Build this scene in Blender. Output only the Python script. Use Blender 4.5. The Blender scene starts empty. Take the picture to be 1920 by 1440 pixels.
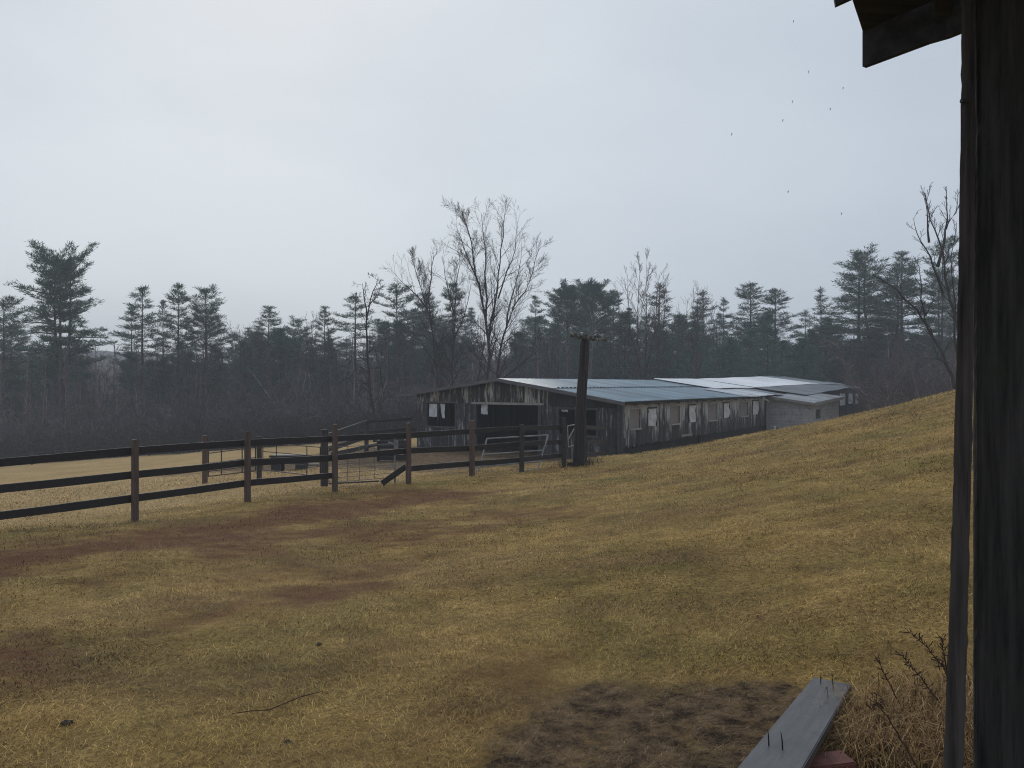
import bpy, bmesh, math, random
import numpy as np
from mathutils import Vector, Matrix

SEED = 11
random.seed(SEED)
rng = np.random.default_rng(SEED)
scene = bpy.context.scene
COL = scene.collection
F = 1450.0          # focal length in photo pixels (1920 wide)
CZ = 1.6            # eye height


def px(u, v, d):
    """world point seen at photo pixel (u, v), d metres in front of the eye"""
    return ((u - 960) / F * d, d, CZ - (v - 720) / F * d)


# ------------------------------------------------------------------ mesh helpers
class MB:
    def __init__(s):
        s.v = []
        s.f = []

    def box(s, c, h, R=None):
        b = len(s.v)
        for dx, dy, dz in ((-1, -1, -1), (1, -1, -1), (1, 1, -1), (-1, 1, -1), (-1, -1, 1), (1, -1, 1), (1, 1, 1), (-1, 1, 1)):
            p = Vector((dx * h[0], dy * h[1], dz * h[2]))
            if R is not None:
                p = R @ p
            s.v.append((c[0] + p.x, c[1] + p.y, c[2] + p.z))
        for q in ((0, 3, 2, 1), (4, 5, 6, 7), (0, 1, 5, 4), (1, 2, 6, 5), (2, 3, 7, 6), (3, 0, 4, 7)):
            s.f.append(tuple(b + i for i in q))
        return s

    def beam(s, p0, p1, w, h, up=(0, 0, 1)):
        p0 = Vector(p0); p1 = Vector(p1)
        y = (p1 - p0); L = y.length; y.normalize()
        x = y.cross(Vector(up)); x.normalize()
        z = x.cross(y)
        R = Matrix((x, y, z)).transposed()
        return s.box((p0 + p1) / 2, (w / 2, L / 2, h / 2), R)

    def hexa(s, pts):
        b = len(s.v)
        s.v += [tuple(p) for p in pts]
        for q in ((0, 3, 2, 1), (4, 5, 6, 7), (0, 1, 5, 4), (1, 2, 6, 5), (2, 3, 7, 6), (3, 0, 4, 7)):
            s.f.append(tuple(b + i for i in q))
        return s

    def tube(s, pts, rad, n=5, cap=True):
        m = len(pts)
        b = len(s.v)
        up = (0.13, 0.21, 0.97)
        for i in range(m):
            a = pts[max(i - 1, 0)]; c = pts[min(i + 1, m - 1)]
            tx, ty, tz = c[0] - a[0], c[1] - a[1], c[2] - a[2]
            l = math.sqrt(tx * tx + ty * ty + tz * tz) or 1e-6
            tx /= l; ty /= l; tz /= l
            if abs(tz) > 0.9:
                ux, uy, uz = 1.0, 0.0, 0.0
            else:
                ux, uy, uz = 0.0, 0.0, 1.0
            ax, ay, az = ty * uz - tz * uy, tz * ux - tx * uz, tx * uy - ty * ux
            l = math.sqrt(ax * ax + ay * ay + az * az) or 1e-6
            ax /= l; ay /= l; az /= l
            bx, by, bz = ty * az - tz * ay, tz * ax - tx * az, tx * ay - ty * ax
            r = rad[i]
            p = pts[i]
            for k in range(n):
                t = 2 * math.pi * k / n
                ct, st = math.cos(t) * r, math.sin(t) * r
                s.v.append((p[0] + ax * ct + bx * st, p[1] + ay * ct + by * st, p[2] + az * ct + bz * st))
        for i in range(m - 1):
            for k in range(n):
                k2 = (k + 1) % n
                s.f.append((b + i * n + k, b + i * n + k2, b + (i + 1) * n + k2, b + (i + 1) * n + k))
        if cap:
            s.f.append(tuple(b + k for k in range(n - 1, -1, -1)))
            s.f.append(tuple(b + (m - 1) * n + k for k in range(n)))
        return s

    def build(s, name, mat, parent=None, smooth=False):
        me = bpy.data.meshes.new(name)
        me.from_pydata(s.v, [], s.f)
        me.validate()
        if smooth:
            me.polygons.foreach_set('use_smooth', [True] * len(me.polygons))
        return link(name, me, mat, parent)


def link(name, me, mat, parent=None):
    o = bpy.data.objects.new(name, me)
    if mat is not None:
        me.materials.append(mat)
    COL.objects.link(o)
    if parent is not None:
        o.parent = parent
    return o


def tri_mesh(name, V, T):
    """V (n,3), T (m,3) numpy -> mesh"""
    me = bpy.data.meshes.new(name)
    me.vertices.add(len(V))
    me.vertices.foreach_set('co', np.ascontiguousarray(V, dtype=np.float32).ravel())
    m = len(T)
    me.loops.add(m * 3)
    me.loops.foreach_set('vertex_index', np.ascontiguousarray(T, dtype=np.int32).ravel())
    me.polygons.add(m)
    me.polygons.foreach_set('loop_start', np.arange(0, 3 * m, 3, dtype=np.int32))
    me.polygons.foreach_set('loop_total', np.full(m, 3, dtype=np.int32))
    me.update(calc_edges=True)
    return me


def thing(name, label, cat, loc=(0, 0, 0), rotz=0.0, group=None):
    o = bpy.data.objects.new(name, None)
    o.empty_display_size = 0.3
    COL.objects.link(o)
    o.location = loc
    o.rotation_euler = (0, 0, rotz)
    return tag(o, label, cat, group)


def tag(o, label, cat, group=None, kind=None):
    o['label'] = label
    o['category'] = cat
    if group:
        o['group'] = group
    if kind:
        o['kind'] = kind
    return o


def dup(root, loc, rotz, scale, label, name=None, group=None):
    r = root.copy()
    COL.objects.link(r)
    r.location = loc
    r.rotation_euler = (0, 0, rotz)
    r.scale = scale
    r['label'] = label
    if group:
        r['group'] = group
    for ch in list(root.children):
        c = ch.copy()
        COL.objects.link(c)
        c.parent = r
    return r


# ------------------------------------------------------------------ material helpers
class NT:
    def __init__(s, name):
        s.m = bpy.data.materials.new(name)
        s.m.use_nodes = True
        s.t = s.m.node_tree
        s.b = s.t.nodes['Principled BSDF']
        s.b.inputs['Specular IOR Level'].default_value = 0.3

    def n(s, typ, **kw):
        nd = s.t.nodes.new(typ)
        for k, v in kw.items():
            setattr(nd, k, v)
        return nd

    def l(s, a, b):
        s.t.links.new(a, b)

    def pos(s, which='Object'):
        return s.n('ShaderNodeTexCoord').outputs[which]

    def mapping(s, vec, scale=(1, 1, 1), loc=(0, 0, 0), rot=(0, 0, 0)):
        m = s.n('ShaderNodeMapping')
        m.inputs['Scale'].default_value = scale
        m.inputs['Location'].default_value = loc
        m.inputs['Rotation'].default_value = rot
        s.l(vec, m.inputs['Vector'])
        return m.outputs[0]

    def noise(s, vec, scale, detail=4, rough=0.55):
        t = s.n('ShaderNodeTexNoise')
        t.inputs['Scale'].default_value = scale
        t.inputs['Detail'].default_value = detail
        t.inputs['Roughness'].default_value = rough
        s.l(vec, t.inputs['Vector'])
        return t.outputs[0]

    def ramp(s, fac, stops):
        r = s.n('ShaderNodeValToRGB')
        e = r.color_ramp.elements
        while len(e) < len(stops):
            e.new(0.5)
        for i, (p, c) in enumerate(stops):
            e[i].position = p
            if not isinstance(c, tuple):
                c = (c, c, c)
            e[i].color = (*c, 1)
        s.l(fac, r.inputs[0])
        return r.outputs[0]

    def mix(s, fac, a, b, mode='MIX'):
        m = s.n('ShaderNodeMix', data_type='RGBA', blend_type=mode)
        for sock, val in ((m.inputs[0], fac), (m.inputs[6], a), (m.inputs[7], b)):
            if isinstance(val, (int, float)):
                sock.default_value = val
            elif isinstance(val, tuple):
                sock.default_value = (*val, 1)
            else:
                s.l(val, sock)
        return m.outputs[2]

    def math(s, op, a, b=0.0, clamp=False):
        m = s.n('ShaderNodeMath', operation=op, use_clamp=clamp)
        for sock, val in ((m.inputs[0], a), (m.inputs[1], b)):
            if isinstance(val, (int, float)):
                sock.default_value = val
            else:
                s.l(val, sock)
        return m.outputs[0]

    def island(s):
        return s.n('ShaderNodeNewGeometry').outputs['Random Per Island']

    def color(s, c):
        if isinstance(c, tuple):
            s.b.inputs['Base Color'].default_value = (*c, 1)
        else:
            s.l(c, s.b.inputs['Base Color'])

    def rough(s, r):
        if isinstance(r, (int, float)):
            s.b.inputs['Roughness'].default_value = r
        else:
            s.l(r, s.b.inputs['Roughness'])

    def bump(s, h, strength=0.5, dist=0.01):
        b = s.n('ShaderNodeBump')
        b.inputs['Strength'].default_value = strength
        b.inputs['Distance'].default_value = dist
        s.l(h, b.inputs['Height'])
        s.l(b.outputs[0], s.b.inputs['Normal'])


def wood(name, dark, light, axis=2, grain=30.0, paint=None, pmin=0.55, pmax=0.68, rough=0.8, bump=0.4, bdist=0.004, moss=None, spec=0.3, wear=0.0):
    """weathered boards: grain stretched along an axis, plank to plank variation, optional peeling paint and moss"""
    t = NT(name)
    p = t.pos()
    sc = [1.0, 1.0, 1.0]
    sc[axis] = 0.06
    g = t.noise(t.mapping(p, tuple(sc)), grain, 5, 0.65)
    big = t.noise(t.mapping(p, (1, 1, 0.5) if axis == 2 else (1, 1, 1)), 1.3, 3)
    isl = t.island()
    c = t.mix(t.ramp(g, [(0.3, 0.0), (0.72, 1.0)]), dark, light)
    c = t.mix(0.75, c, t.ramp(isl, [(0.0, 0.45), (1.0, 1.5)]), 'MULTIPLY')
    if moss:
        mz = t.noise(p, 5.0, 4)
        c = t.mix(t.ramp(mz, [(0.52, 0.0), (0.7, 0.8)]), c, moss)
    if paint:
        sc2 = [1.0, 1.0, 1.0]
        sc2[axis] = 0.16
        pn = t.noise(t.mapping(p, tuple(sc2)), 9.0, 6, 0.7)
        s = t.math('ADD', t.math('MULTIPLY', pn, 0.72), t.math('MULTIPLY', big, 0.28))
        s = t.math('ADD', s, t.math('MULTIPLY', t.math('SUBTRACT', isl, 0.5), 0.10))
        if wear:
            sz = t.n('ShaderNodeSeparateXYZ')
            t.l(p, sz.inputs[0])
            s = t.math('ADD', s, t.math('MULTIPLY', t.math('SUBTRACT', sz.outputs[2], 1.45), wear))
        c = t.mix(t.ramp(s, [(pmin, 0.0), (pmax, 0.9)]), c, paint)
    t.color(c)
    t.rough(rough)
    t.b.inputs['Specular IOR Level'].default_value = spec
    t.bump(g, bump, bdist)
    return t.m


def plain(name, c, rough=0.6, metal=0.0, var=0.25, scale=6.0):
    t = NT(name)
    n = t.noise(t.pos(), scale, 5)
    lo = tuple(x * (1 - var) for x in c)
    hi = tuple(min(1, x * (1 + var)) for x in c)
    t.color(t.mix(t.ramp(n, [(0.3, 0.0), (0.7, 1.0)]), lo, hi))
    t.rough(rough)
    t.b.inputs['Metallic'].default_value = metal
    return t.m


# ------------------------------------------------------------------ terrain
BT = math.radians(-34)
P1 = (4.42, 31.6)
BX = (math.cos(BT), math.sin(BT))      # barn local x (to the right along the gable)
BY = (-math.sin(BT), math.cos(BT))     # barn local y (along the ridge, away)
BZ = -1.5


def barn_w(x, y, z=0.0):
    return (P1[0] + BX[0] * x + BY[0] * y, P1[1] + BX[1] * x + BY[1] * y, BZ + z)


POSTS = [(-41, 11.65), (253, 13.36), (464, 15.28), (628, 17.0), (766, 18.1), (885, 19.7), (978, 20.6), (1057, 22.3), (1097, 23.0)]
ctrl = []


def cp(u, v, d):
    ctrl.append(px(u, v, d))


def cw(x, y, z):
    ctrl.append((x, y, z))


cw(0, 0, 0); cw(0, -6, 0.1); cw(-8, -5, -0.35); cw(9, -5, 0.7); cw(-16, 0, -0.75); cw(16, 0, 1.7)
cw(0, 3.2, 0.0); cw(-2.2, 3.3, -0.09); cw(2.2, 3.3, 0.05); cw(0, -25, 0.3); cw(-25, -20, -1); cw(28, -20, 2.5)
for (u, d), v in zip(POSTS, (1003, 975, 943, 920, 908, 893, 885, 870, 868)):
    cp(u, v, d)
cp(480, 1150, 6.4); cp(0, 1100, 7.6); cp(960, 1000, 10.6); cp(960, 1100, 7.06); cp(960, 1200, 5.1)
cp(760, 935, 15.6); cp(960, 925, 15.5); cp(1100, 900, 17.5)
cp(1400, 1000, 8.3); cp(1400, 900, 13.2); cp(1400, 850, 18.5)
cp(1700, 1000, 7.2); cp(1700, 900, 9.8); cp(1700, 820, 14.5)
cp(1163, 856, 24.5); cp(1300, 836, 25); cp(1435, 807, 25); cp(1570, 791, 25); cp(1700, 756, 24.5); cp(1795, 733, 24); cp(1920, 700, 23)
# paddock and barn floor
for x, y in ((-10.9, 0), (-5.5, 0), (0, 0), (0, 10), (-11, 12), (1, 20), (-11, 25), (4, 24), (3.2, 30)):
    w = barn_w(x, y)
    cw(w[0], w[1], BZ - 0.03)
for x, y, z in ((2, 40, -1.55), (2, 48, -1.6), (-11, 48, -1.8), (-14, 8, -1.65)):
    w = barn_w(x, y)
    cw(w[0], w[1], z)
cp(760, 890, 21); cp(900, 868, 25.5); cp(608, 912.5, 19.3); cp(485, 897, 21); cp(384, 907, 21.5); cp(687, 846, 36)
cp(300, 860, 45); cp(300, 950, 16.5); cp(0, 875, 52); cp(0, 925, 25); cp(600, 828, 58); cp(480, 880, 29); cp(620, 845, 40)
cp(0, 868, 60); cp(350, 843, 60); cp(-300, 900, 45); cp(-300, 940, 22)
cw(-60, 90, -5.2); cw(-25, 95, -4.0); cw(10, 95, -2.4); cw(45, 95, -1.6); cw(70, 80, -0.2)
cw(26, 34, 1.3); cw(28, 46, 0.6); cw(40, 50, 0.9); cw(40, 30, 2.4)
for a in range(0, 360, 20):
    r = 190
    cw(r * math.cos(math.radians(a)), r * math.sin(math.radians(a)), -3.5 + 2.2 * math.cos(math.radians(a)))
CT = np.array(ctrl)


def _k(r2):
    return 0.5 * r2 * np.log(np.maximum(r2, 1e-9))


_n = len(CT)
_A = np.zeros((_n + 3, _n + 3))
_d2 = ((CT[:, None, :2] - CT[None, :, :2]) ** 2).sum(-1)
_A[:_n, :_n] = _k(_d2) + np.eye(_n) * 0.6
_A[:_n, _n] = 1
_A[:_n, _n + 1:] = CT[:, :2]
_A[_n, :_n] = 1
_A[_n + 1:, :_n] = CT[:, :2].T
_S = np.linalg.solve(_A, np.concatenate([CT[:, 2], np.zeros(3)]))


def Hs(x, y):
    """smooth terrain height"""
    x = np.asarray(x, float); y = np.asarray(y, float)
    sh = x.shape
    x = x.ravel(); y = y.ravel()
    r = np.sqrt(x * x + y * y)
    k = np.minimum(1.0, 180.0 / np.maximum(r, 1e-6))
    xs = x * k; ys = y * k
    out = np.empty_like(x)
    for i in range(0, len(x), 20000):
        a = xs[i:i + 20000]; b = ys[i:i + 20000]
        d2 = (a[:, None] - CT[None, :, 0]) ** 2 + (b[:, None] - CT[None, :, 1]) ** 2
        out[i:i + 20000] = _k(d2) @ _S[:_n] + _S[_n] + a * _S[_n + 1] + b * _S[_n + 2]
    return out.reshape(sh)


_w = [(rng.uniform(-1, 1), rng.uniform(-1, 1), rng.uniform(0, 6.28)) for _ in range(24)]


def bumps(x, y):
    o = 0
    for i, (a, b, c) in enumerate(_w):
        f = (0.5, 1.1, 2.3, 4.2)[i % 4]
        o = o + (0.028, 0.018, 0.010, 0.006)[i % 4] * np.sin(f * (a * x + b * y) * 1.6 + c)
    return o


def H(x, y):
    return Hs(x, y) + bumps(np.asarray(x, float), np.asarray(y, float)) * 0.5


def gz(x, y):
    return float(H(np.array([x]), np.array([y]))[0])


def hit(u, v, dmax=60):
    d = np.linspace(2.2, dmax, 3000)
    x = (u - 960) / F * d
    z = CZ - (v - 720) / F * d
    h = Hs(x, d)
    i = np.argmax(h >= z) if (h >= z).any() else len(d) - 1
    return float(x[i]), float(d[i])


def seg_d(x, y, pts):
    best = np.full(x.shape, 1e9)
    for (ax, ay), (bx, by) in zip(pts[:-1], pts[1:]):
        dx, dy = bx - ax, by - ay
        t = np.clip(((x - ax) * dx + (y - ay) * dy) / (dx * dx + dy * dy + 1e-9), 0, 1)
        best = np.minimum(best, np.hypot(x - ax - t * dx, y - ay - t * dy))
    return best


def sm(x, a, b):
    t = np.clip((x - a) / (b - a), 0, 1)
    return t * t * (3 - 2 * t)


track = [hit(u, v) for u, v in ((-200, 1085), (0, 1050), (200, 1024), (400, 998), (560, 966), (700, 940), (860, 924))]
track2 = [hit(u, v) for u, v in ((420, 1015), (560, 1002), (700, 985), (900, 962), (1000, 958))]
blobs = [(hit(640, 1100), 0.9, 0.42), (hit(700, 1075), 0.9, 0.42), (hit(560, 1125), 0.7, 0.3), (hit(520, 1060), 1.2, 0.2), (hit(760, 990), 1.6, 0.33), (hit(620, 1000), 1.4, 0.4), (hit(470, 1020), 1.2, 0.4), (hit(980, 970), 1.5, 0.25), (hit(820, 1000), 1.1, 0.35), (hit(900, 985), 0.8, 0.3), (hit(30, 1235), 0.9, 0.35), (hit(330, 1180), 0.7, 0.25),
         (hit(1000, 1240), 0.5, 0.2), (hit(210, 1085), 0.7, 0.3)]
mudc = [(hit(1190, 1340), 0.62), (hit(1330, 1330), 0.55), (hit(1080, 1390), 0.42), (hit(1230, 1420), 0.6), (hit(1000, 1430), 0.25), (hit(1420, 1300), 0.35), (hit(1140, 1290), 0.3), (hit(1560, 1420), 0.35)]


def masks(x, y):
    wob = 0.25 * np.sin(2.1 * x + 1.3 * y) + 0.2 * np.sin(3.7 * y - 2.2 * x) + 0.12 * np.sin(7.1 * x + 5.3 * y)
    dirt = 1.0 * (1 - sm(seg_d(x, y, track) + 0.9 * wob, 0.2, 1.9))
    dirt = np.maximum(dirt, 0.6 * (1 - sm(seg_d(x, y, track2) + 0.7 * wob, 0.1, 1.1)))
    for (bx, by), r, s in blobs:
        dirt = np.maximum(dirt, min(1, s * 1.9) * (1 - sm(np.hypot(x - bx, (y - by) * 0.8) / r + wob * 0.8, 0.2, 1.1)))
    mud = np.zeros_like(x)
    for (bx, by), r in mudc:
        mud = np.maximum(mud, 1 - sm(np.hypot(x - bx, y - by) / r + wob * 0.5, 0.45, 1.25))
    # churned paddock in front of the barn
    lx = (x - P1[0]) * BX[0] + (y - P1[1]) * BX[1]
    ly = (x - P1[0]) * BY[0] + (y - P1[1]) * BY[1]
    pad = (1 - sm(np.abs(lx + 6.5) + wob * 2, 6.5, 9.5)) * (1 - sm(np.abs(ly + 5.0) + wob * 2, 5.0, 8.0))
    pad = np.maximum(pad, (1 - sm(np.abs(lx + 5.3), 6.0, 7.5)) * sm(ly, -3, -1) * (1 - sm(ly, 50, 52)))
    fence_side = (x - px(253, 0, 13.36)[0]) * 0.76 - (y - 13.36) * 0.65   # >0 on our side of the board fence
    pad = pad * (1 - sm(fence_side, -0.9, 0.1))
    # woods floor
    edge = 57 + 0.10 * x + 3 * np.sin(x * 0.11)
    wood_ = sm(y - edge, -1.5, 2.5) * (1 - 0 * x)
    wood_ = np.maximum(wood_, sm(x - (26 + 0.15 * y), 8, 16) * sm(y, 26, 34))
    field = (1 - sm(fence_side, -2.5, -1.0)) * (1 - wood_)
    return dirt, np.maximum(mud, pad), wood_, field


def set_masks(me, V):
    d, m, w, f = masks(V[:, 0], V[:, 1])
    a = me.color_attributes.new('mask', 'FLOAT_COLOR', 'POINT')
    a.data.foreach_set('color', np.stack([d, m, w, f], 1).astype(np.float32).ravel())


def ground_color(t, blade=False):
    p = t.n('ShaderNodeNewGeometry').outputs['Position']
    at = t.n('ShaderNodeAttribute', attribute_name='mask')
    sep = t.n('ShaderNodeSeparateColor')
    t.l(at.outputs['Color'], sep.inputs[0])
    dirt, mud, woods = sep.outputs[0], sep.outputs[1], sep.outputs[2]
    field = at.outputs['Alpha']
    n1 = t.noise(t.mapping(p, (1, 1, 1), rot=(0, 0, 0.6)), 0.55, 6, 0.62)
    n2 = t.noise(p, 2.6, 5, 0.65)
    n3 = t.noise(p, 22.0, 4, 0.7)
    n4 = t.noise(t.mapping(p, (1, 2.4, 1), loc=(5, 3, 0), rot=(0, 0, -0.7)), 0.32, 5, 0.6)
    straw = t.mix(t.ramp(n2, [(0.3, 0.0), (0.7, 1.0)]), (0.275, 0.170, 0.050), (0.445, 0.298, 0.108))
    olive = t.mix(t.ramp(n2, [(0.35, 0.0), (0.7, 1.0)]), (0.140, 0.118, 0.028), (0.260, 0.202, 0.058))
    g = t.mix(t.ramp(n1, [(0.42, 0.0), (0.68, 0.8)]), straw, olive)
    g = t.mix(t.ramp(n4, [(0.46, 0.0), (0.66, 0.6)]), g, (0.175, 0.102, 0.044))
    n5 = t.noise(t.mapping(p, (1, 1.5, 1), loc=(9, 1, 0), rot=(0, 0, 0.5)), 1.1, 7, 0.7)
    g = t.mix(0.5, g, t.ramp(n5, [(0.36, 0.50), (0.50, 1.0), (0.66, 1.25)]), 'MULTIPLY')
    g = t.mix(t.math('MULTIPLY', field, 0.8), g, t.mix(t.ramp(n1, [(0.35, 0.0), (0.75, 1.0)]), (0.50, 0.345, 0.165), (0.38, 0.26, 0.11)))
    # field strip close behind the fence is greener
    if not blade:
        g = t.mix(0.85, g, t.ramp(n3, [(0.25, 0.30), (0.72, 1.5)]), 'MULTIPLY')
    ragged = t.math('MULTIPLY', t.math('SUBTRACT', t.island(), 0.5), 0.9) if blade else t.math('MULTIPLY', t.math('SUBTRACT', n3, 0.5), 1.6)
    dirt_r = t.math('ADD', dirt, t.math('MULTIPLY', ragged, t.math('MULTIPLY', t.math('MINIMUM', dirt, 0.4), 2.2)))
    mud_r = t.math('ADD', mud, t.math('MULTIPLY', ragged, t.math('MULTIPLY', t.math('MINIMUM', mud, 0.5), 2.0)))
    dn = t.ramp(t.math('ADD', dirt_r, t.math('MULTIPLY', t.math('SUBTRACT', t.noise(t.mapping(p, (1, 1.6, 1)), 2.6, 8, 0.75), 0.5), 2.6)), [(0.15, 0.0), (1.10, 0.9)])
    g = t.mix(dn, g, t.mix(n2, (0.080, 0.027, 0.013), (0.165, 0.068, 0.034)))
    mn = t.ramp(t.math('ADD', mud_r, t.math('MULTIPLY', t.math('SUBTRACT', t.noise(p, 4.2, 8, 0.75), 0.5), 2.4)), [(0.30, 0.0), (0.85, 1.0)])
    g = t.mix(mn, g, t.mix(t.ramp(t.noise(p, 7.0, 8, 0.8), [(0.40, 0.0), (0.60, 1.0)]), (0.030, 0.018, 0.010), (0.205, 0.135, 0.074)))
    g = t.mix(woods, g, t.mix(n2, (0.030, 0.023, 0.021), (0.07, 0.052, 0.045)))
    return g, n3, n2, (dirt, mud)


def build_ground():
    N = 421
    tt = np.linspace(-1, 1, N)
    xs = 288 * np.sinh(4.8 * tt) / np.sinh(4.8)
    ys = 6 + 282 * np.sinh(4.8 * tt) / np.sinh(4.8)
    X, Y = np.meshgrid(xs, ys)
    Z = H(X, Y)
    V = np.stack([X.ravel(), Y.ravel(), Z.ravel()], 1)
    i = np.arange(N * N).reshape(N, N)
    a, b, c, d = i[:-1, :-1].ravel(), i[:-1, 1:].ravel(), i[1:, 1:].ravel(), i[1:, :-1].ravel()
    T = np.concatenate([np.stack([a, b, c], 1), np.stack([a, c, d], 1)])
    me = tri_mesh('ground', V, T)
    me.polygons.foreach_set('use_smooth', np.ones(len(T), dtype=bool))
    set_masks(me, V)
    t = NT('turf')
    g, n3, n2, _ = ground_color(t)
    t.color(g)
    t.rough(0.95)
    t.b.inputs['Specular IOR Level'].default_value = 0.1
    t.bump(t.noise(t.n('ShaderNodeNewGeometry').outputs['Position'], 30, 6, 0.7), 0.9, 0.04)
    o = link('ground', me, t.m)
    o['kind'] = 'structure'
    o['label'] = 'sloping winter pasture of straw coloured grass with muddy strips'
    return o


# ------------------------------------------------------------------ grass
def blade_mesh(name, x, y, L, W, el1, el2, az, masks_on=True):
    n = len(x)
    z = H(x, y) - 0.004
    B = np.stack([x, y, z], 1)
    dx, dy = np.cos(az), np.sin(az)
    side = np.stack([-dy, dx, np.zeros(n)], 1) * (W / 2)[:, None]
    m = B + np.stack([dx * np.cos(el1), dy * np.cos(el1), np.sin(el1)], 1) * (L * 0.5)[:, None]
    tip = m + np.stack([dx * np.cos(el2), dy * np.cos(el2), np.sin(el2)], 1) * (L * 0.5)[:, None]
    V = np.empty((n, 5, 3))
    V[:, 0] = B - side; V[:, 1] = B + side
    V[:, 2] = m - side * 0.8; V[:, 3] = m + side * 0.8
    V[:, 4] = tip
    base = np.arange(n)[:, None] * 5
    T = np.concatenate([base + [0, 1, 3], base + [0, 3, 2], base + [2, 3, 4]])
    V = V.reshape(-1, 3)
    me = tri_mesh(name, V, T)
    if masks_on:
        d, mm, w, f = masks(np.repeat(x, 5), np.repeat(y, 5))
        a = me.color_attributes.new('mask', 'FLOAT_COLOR', 'POINT')
        a.data.foreach_set('color', np.stack([d, mm, w, f], 1).astype(np.float32).ravel())
    return me


def build_grass():
    N = 620000
    r = np.exp(rng.uniform(math.log(2.0), math.log(30), N))
    th = rng.uniform(-0.82, 0.82, N)
    x = r * np.sin(th); y = r * np.cos(th)
    d, m, w, f = masks(x, y)
    lx = (x - P1[0]) * BX[0] + (y - P1[1]) * BX[1]
    ly = (x - P1[0]) * BY[0] + (y - P1[1]) * BY[1]
    dens = 0.75 + 0.25 * np.sin(1.1 * x + 0.7 * y + np.sin(2.3 * y)) * np.sin(1.7 * y - 0.9 * x)
    keep = rng.random(N) < (1 - 0.6 * d) * (1 - 0.15 * m) * (0.45 + 0.75 * dens)
    keep &= ~((ly > -1.5) & (lx < 0.3))
    x, y, r, m = x[keep], y[keep], r[keep], m[keep]
    n = len(x)
    clump = 0.5 + 0.5 * np.sin(2.9 * x + 1.3 * np.sin(1.9 * y)) * np.sin(2.4 * y + 1.1 * np.sin(2.7 * x))
    L = (0.031 + 0.0021 * r) * rng.uniform(0.6, 1.8, n) * (0.85 + 0.35 * clump) * (1 - 0.2 * m)
    W = (0.0014 + 0.00042 * r) * rng.uniform(0.7, 1.3, n)
    comb = 1.6 * np.sin(0.9 * x + 0.5 * y) + 1.3 * np.sin(1.6 * y - 0.8 * x)
    az = comb + rng.normal(0, 1.5, n)
    el1 = np.radians(rng.uniform(3, 48, n)) * (0.8 + 0.35 * clump) * (1 - 0.4 * m)
    el2 = np.radians(rng.uniform(-30, 35, n))
    me = blade_mesh('lawn_grass', x, y, L, W, el1, el2, az)
    t = NT('grass_blades')
    g, n3, n2, (dirt, mud) = ground_color(t, True)
    isl = t.island()
    tint = t.ramp(isl, [(0.0, (0.46, 0.42, 0.35)), (0.3, (0.70, 0.66, 0.56)), (0.65, (1.12, 1.10, 0.94)), (0.92, (1.6, 1.6, 1.42)), (1.0, (2.3, 2.35, 2.2))])
    g = t.mix(1.0, g, tint, 'MULTIPLY')
    t.color(g)
    t.rough(0.7)
    t.b.inputs['Specular IOR Level'].default_value = 0.25
    o = link('lawn_grass', me, t.m)
    o['kind'] = 'stuff'
    o['label'] = 'short matted straw and olive winter grass covering the near slope'
    # tall dry grass at the foot of the shed post
    N = 5200
    c = [hit(1720, 1425), hit(1690, 1380), hit(1780, 1340), hit(1860, 1400), hit(1650, 1432), hit(1800, 1440)]
    rr = (0.30, 0.25, 0.40, 0.45, 0.16, 0.35)
    k = rng.integers(0, len(c), N)
    ca = np.array(c)[k]; ra = np.array(rr)[k]
    x = ca[:, 0] + rng.normal(0, 0.5, N) * ra
    y = ca[:, 1] + rng.normal(0, 0.5, N) * ra
    L = rng.uniform(0.10, 0.36, N)
    W = rng.uniform(0.0018, 0.0042, N)
    me = blade_mesh('tall_dry_grass', x, y, L, W, np.radians(rng.uniform(20, 75, N)), np.radians(rng.uniform(-55, 25, N)), rng.uniform(0, 6.283, N), False)
    t = NT('dry_grass_blades')
    c = t.ramp(t.island(), [(0.0, (0.06, 0.032, 0.012)), (0.4, (0.19, 0.105, 0.034)), (0.8, (0.32, 0.19, 0.07)), (1.0, (0.48, 0.35, 0.18))])
    t.color(c)
    t.rough(0.75)
    o = link('tall_dry_grass', me, t.m)
    o['kind'] = 'stuff'
    o['label'] = 'tangled tall tawny dead grass at the foot of the dark post'


# ------------------------------------------------------------------ trees
def rand_perp(d):
    while True:
        r = Vector((random.gauss(0, 1), random.gauss(0, 1), random.gauss(0, 1)))
        p = r - d * r.dot(d)
        if p.length > 1e-3:
            return p.normalized()


def limb(p, d, L, r0, r1, up, wig, nseg):
    pts = [p.copy()]
    rad = [r0]
    d = d.copy()
    for i in range(nseg):
        d = (d + Vector((random.gauss(0, wig), random.gauss(0, wig), random.gauss(0, wig) + up))).normalized()
        p = p + d * (L / nseg)
        pts.append(p.copy())
        rad.append(r0 + (r1 - r0) * (i + 1) / nseg)
    return pts, rad


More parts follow.
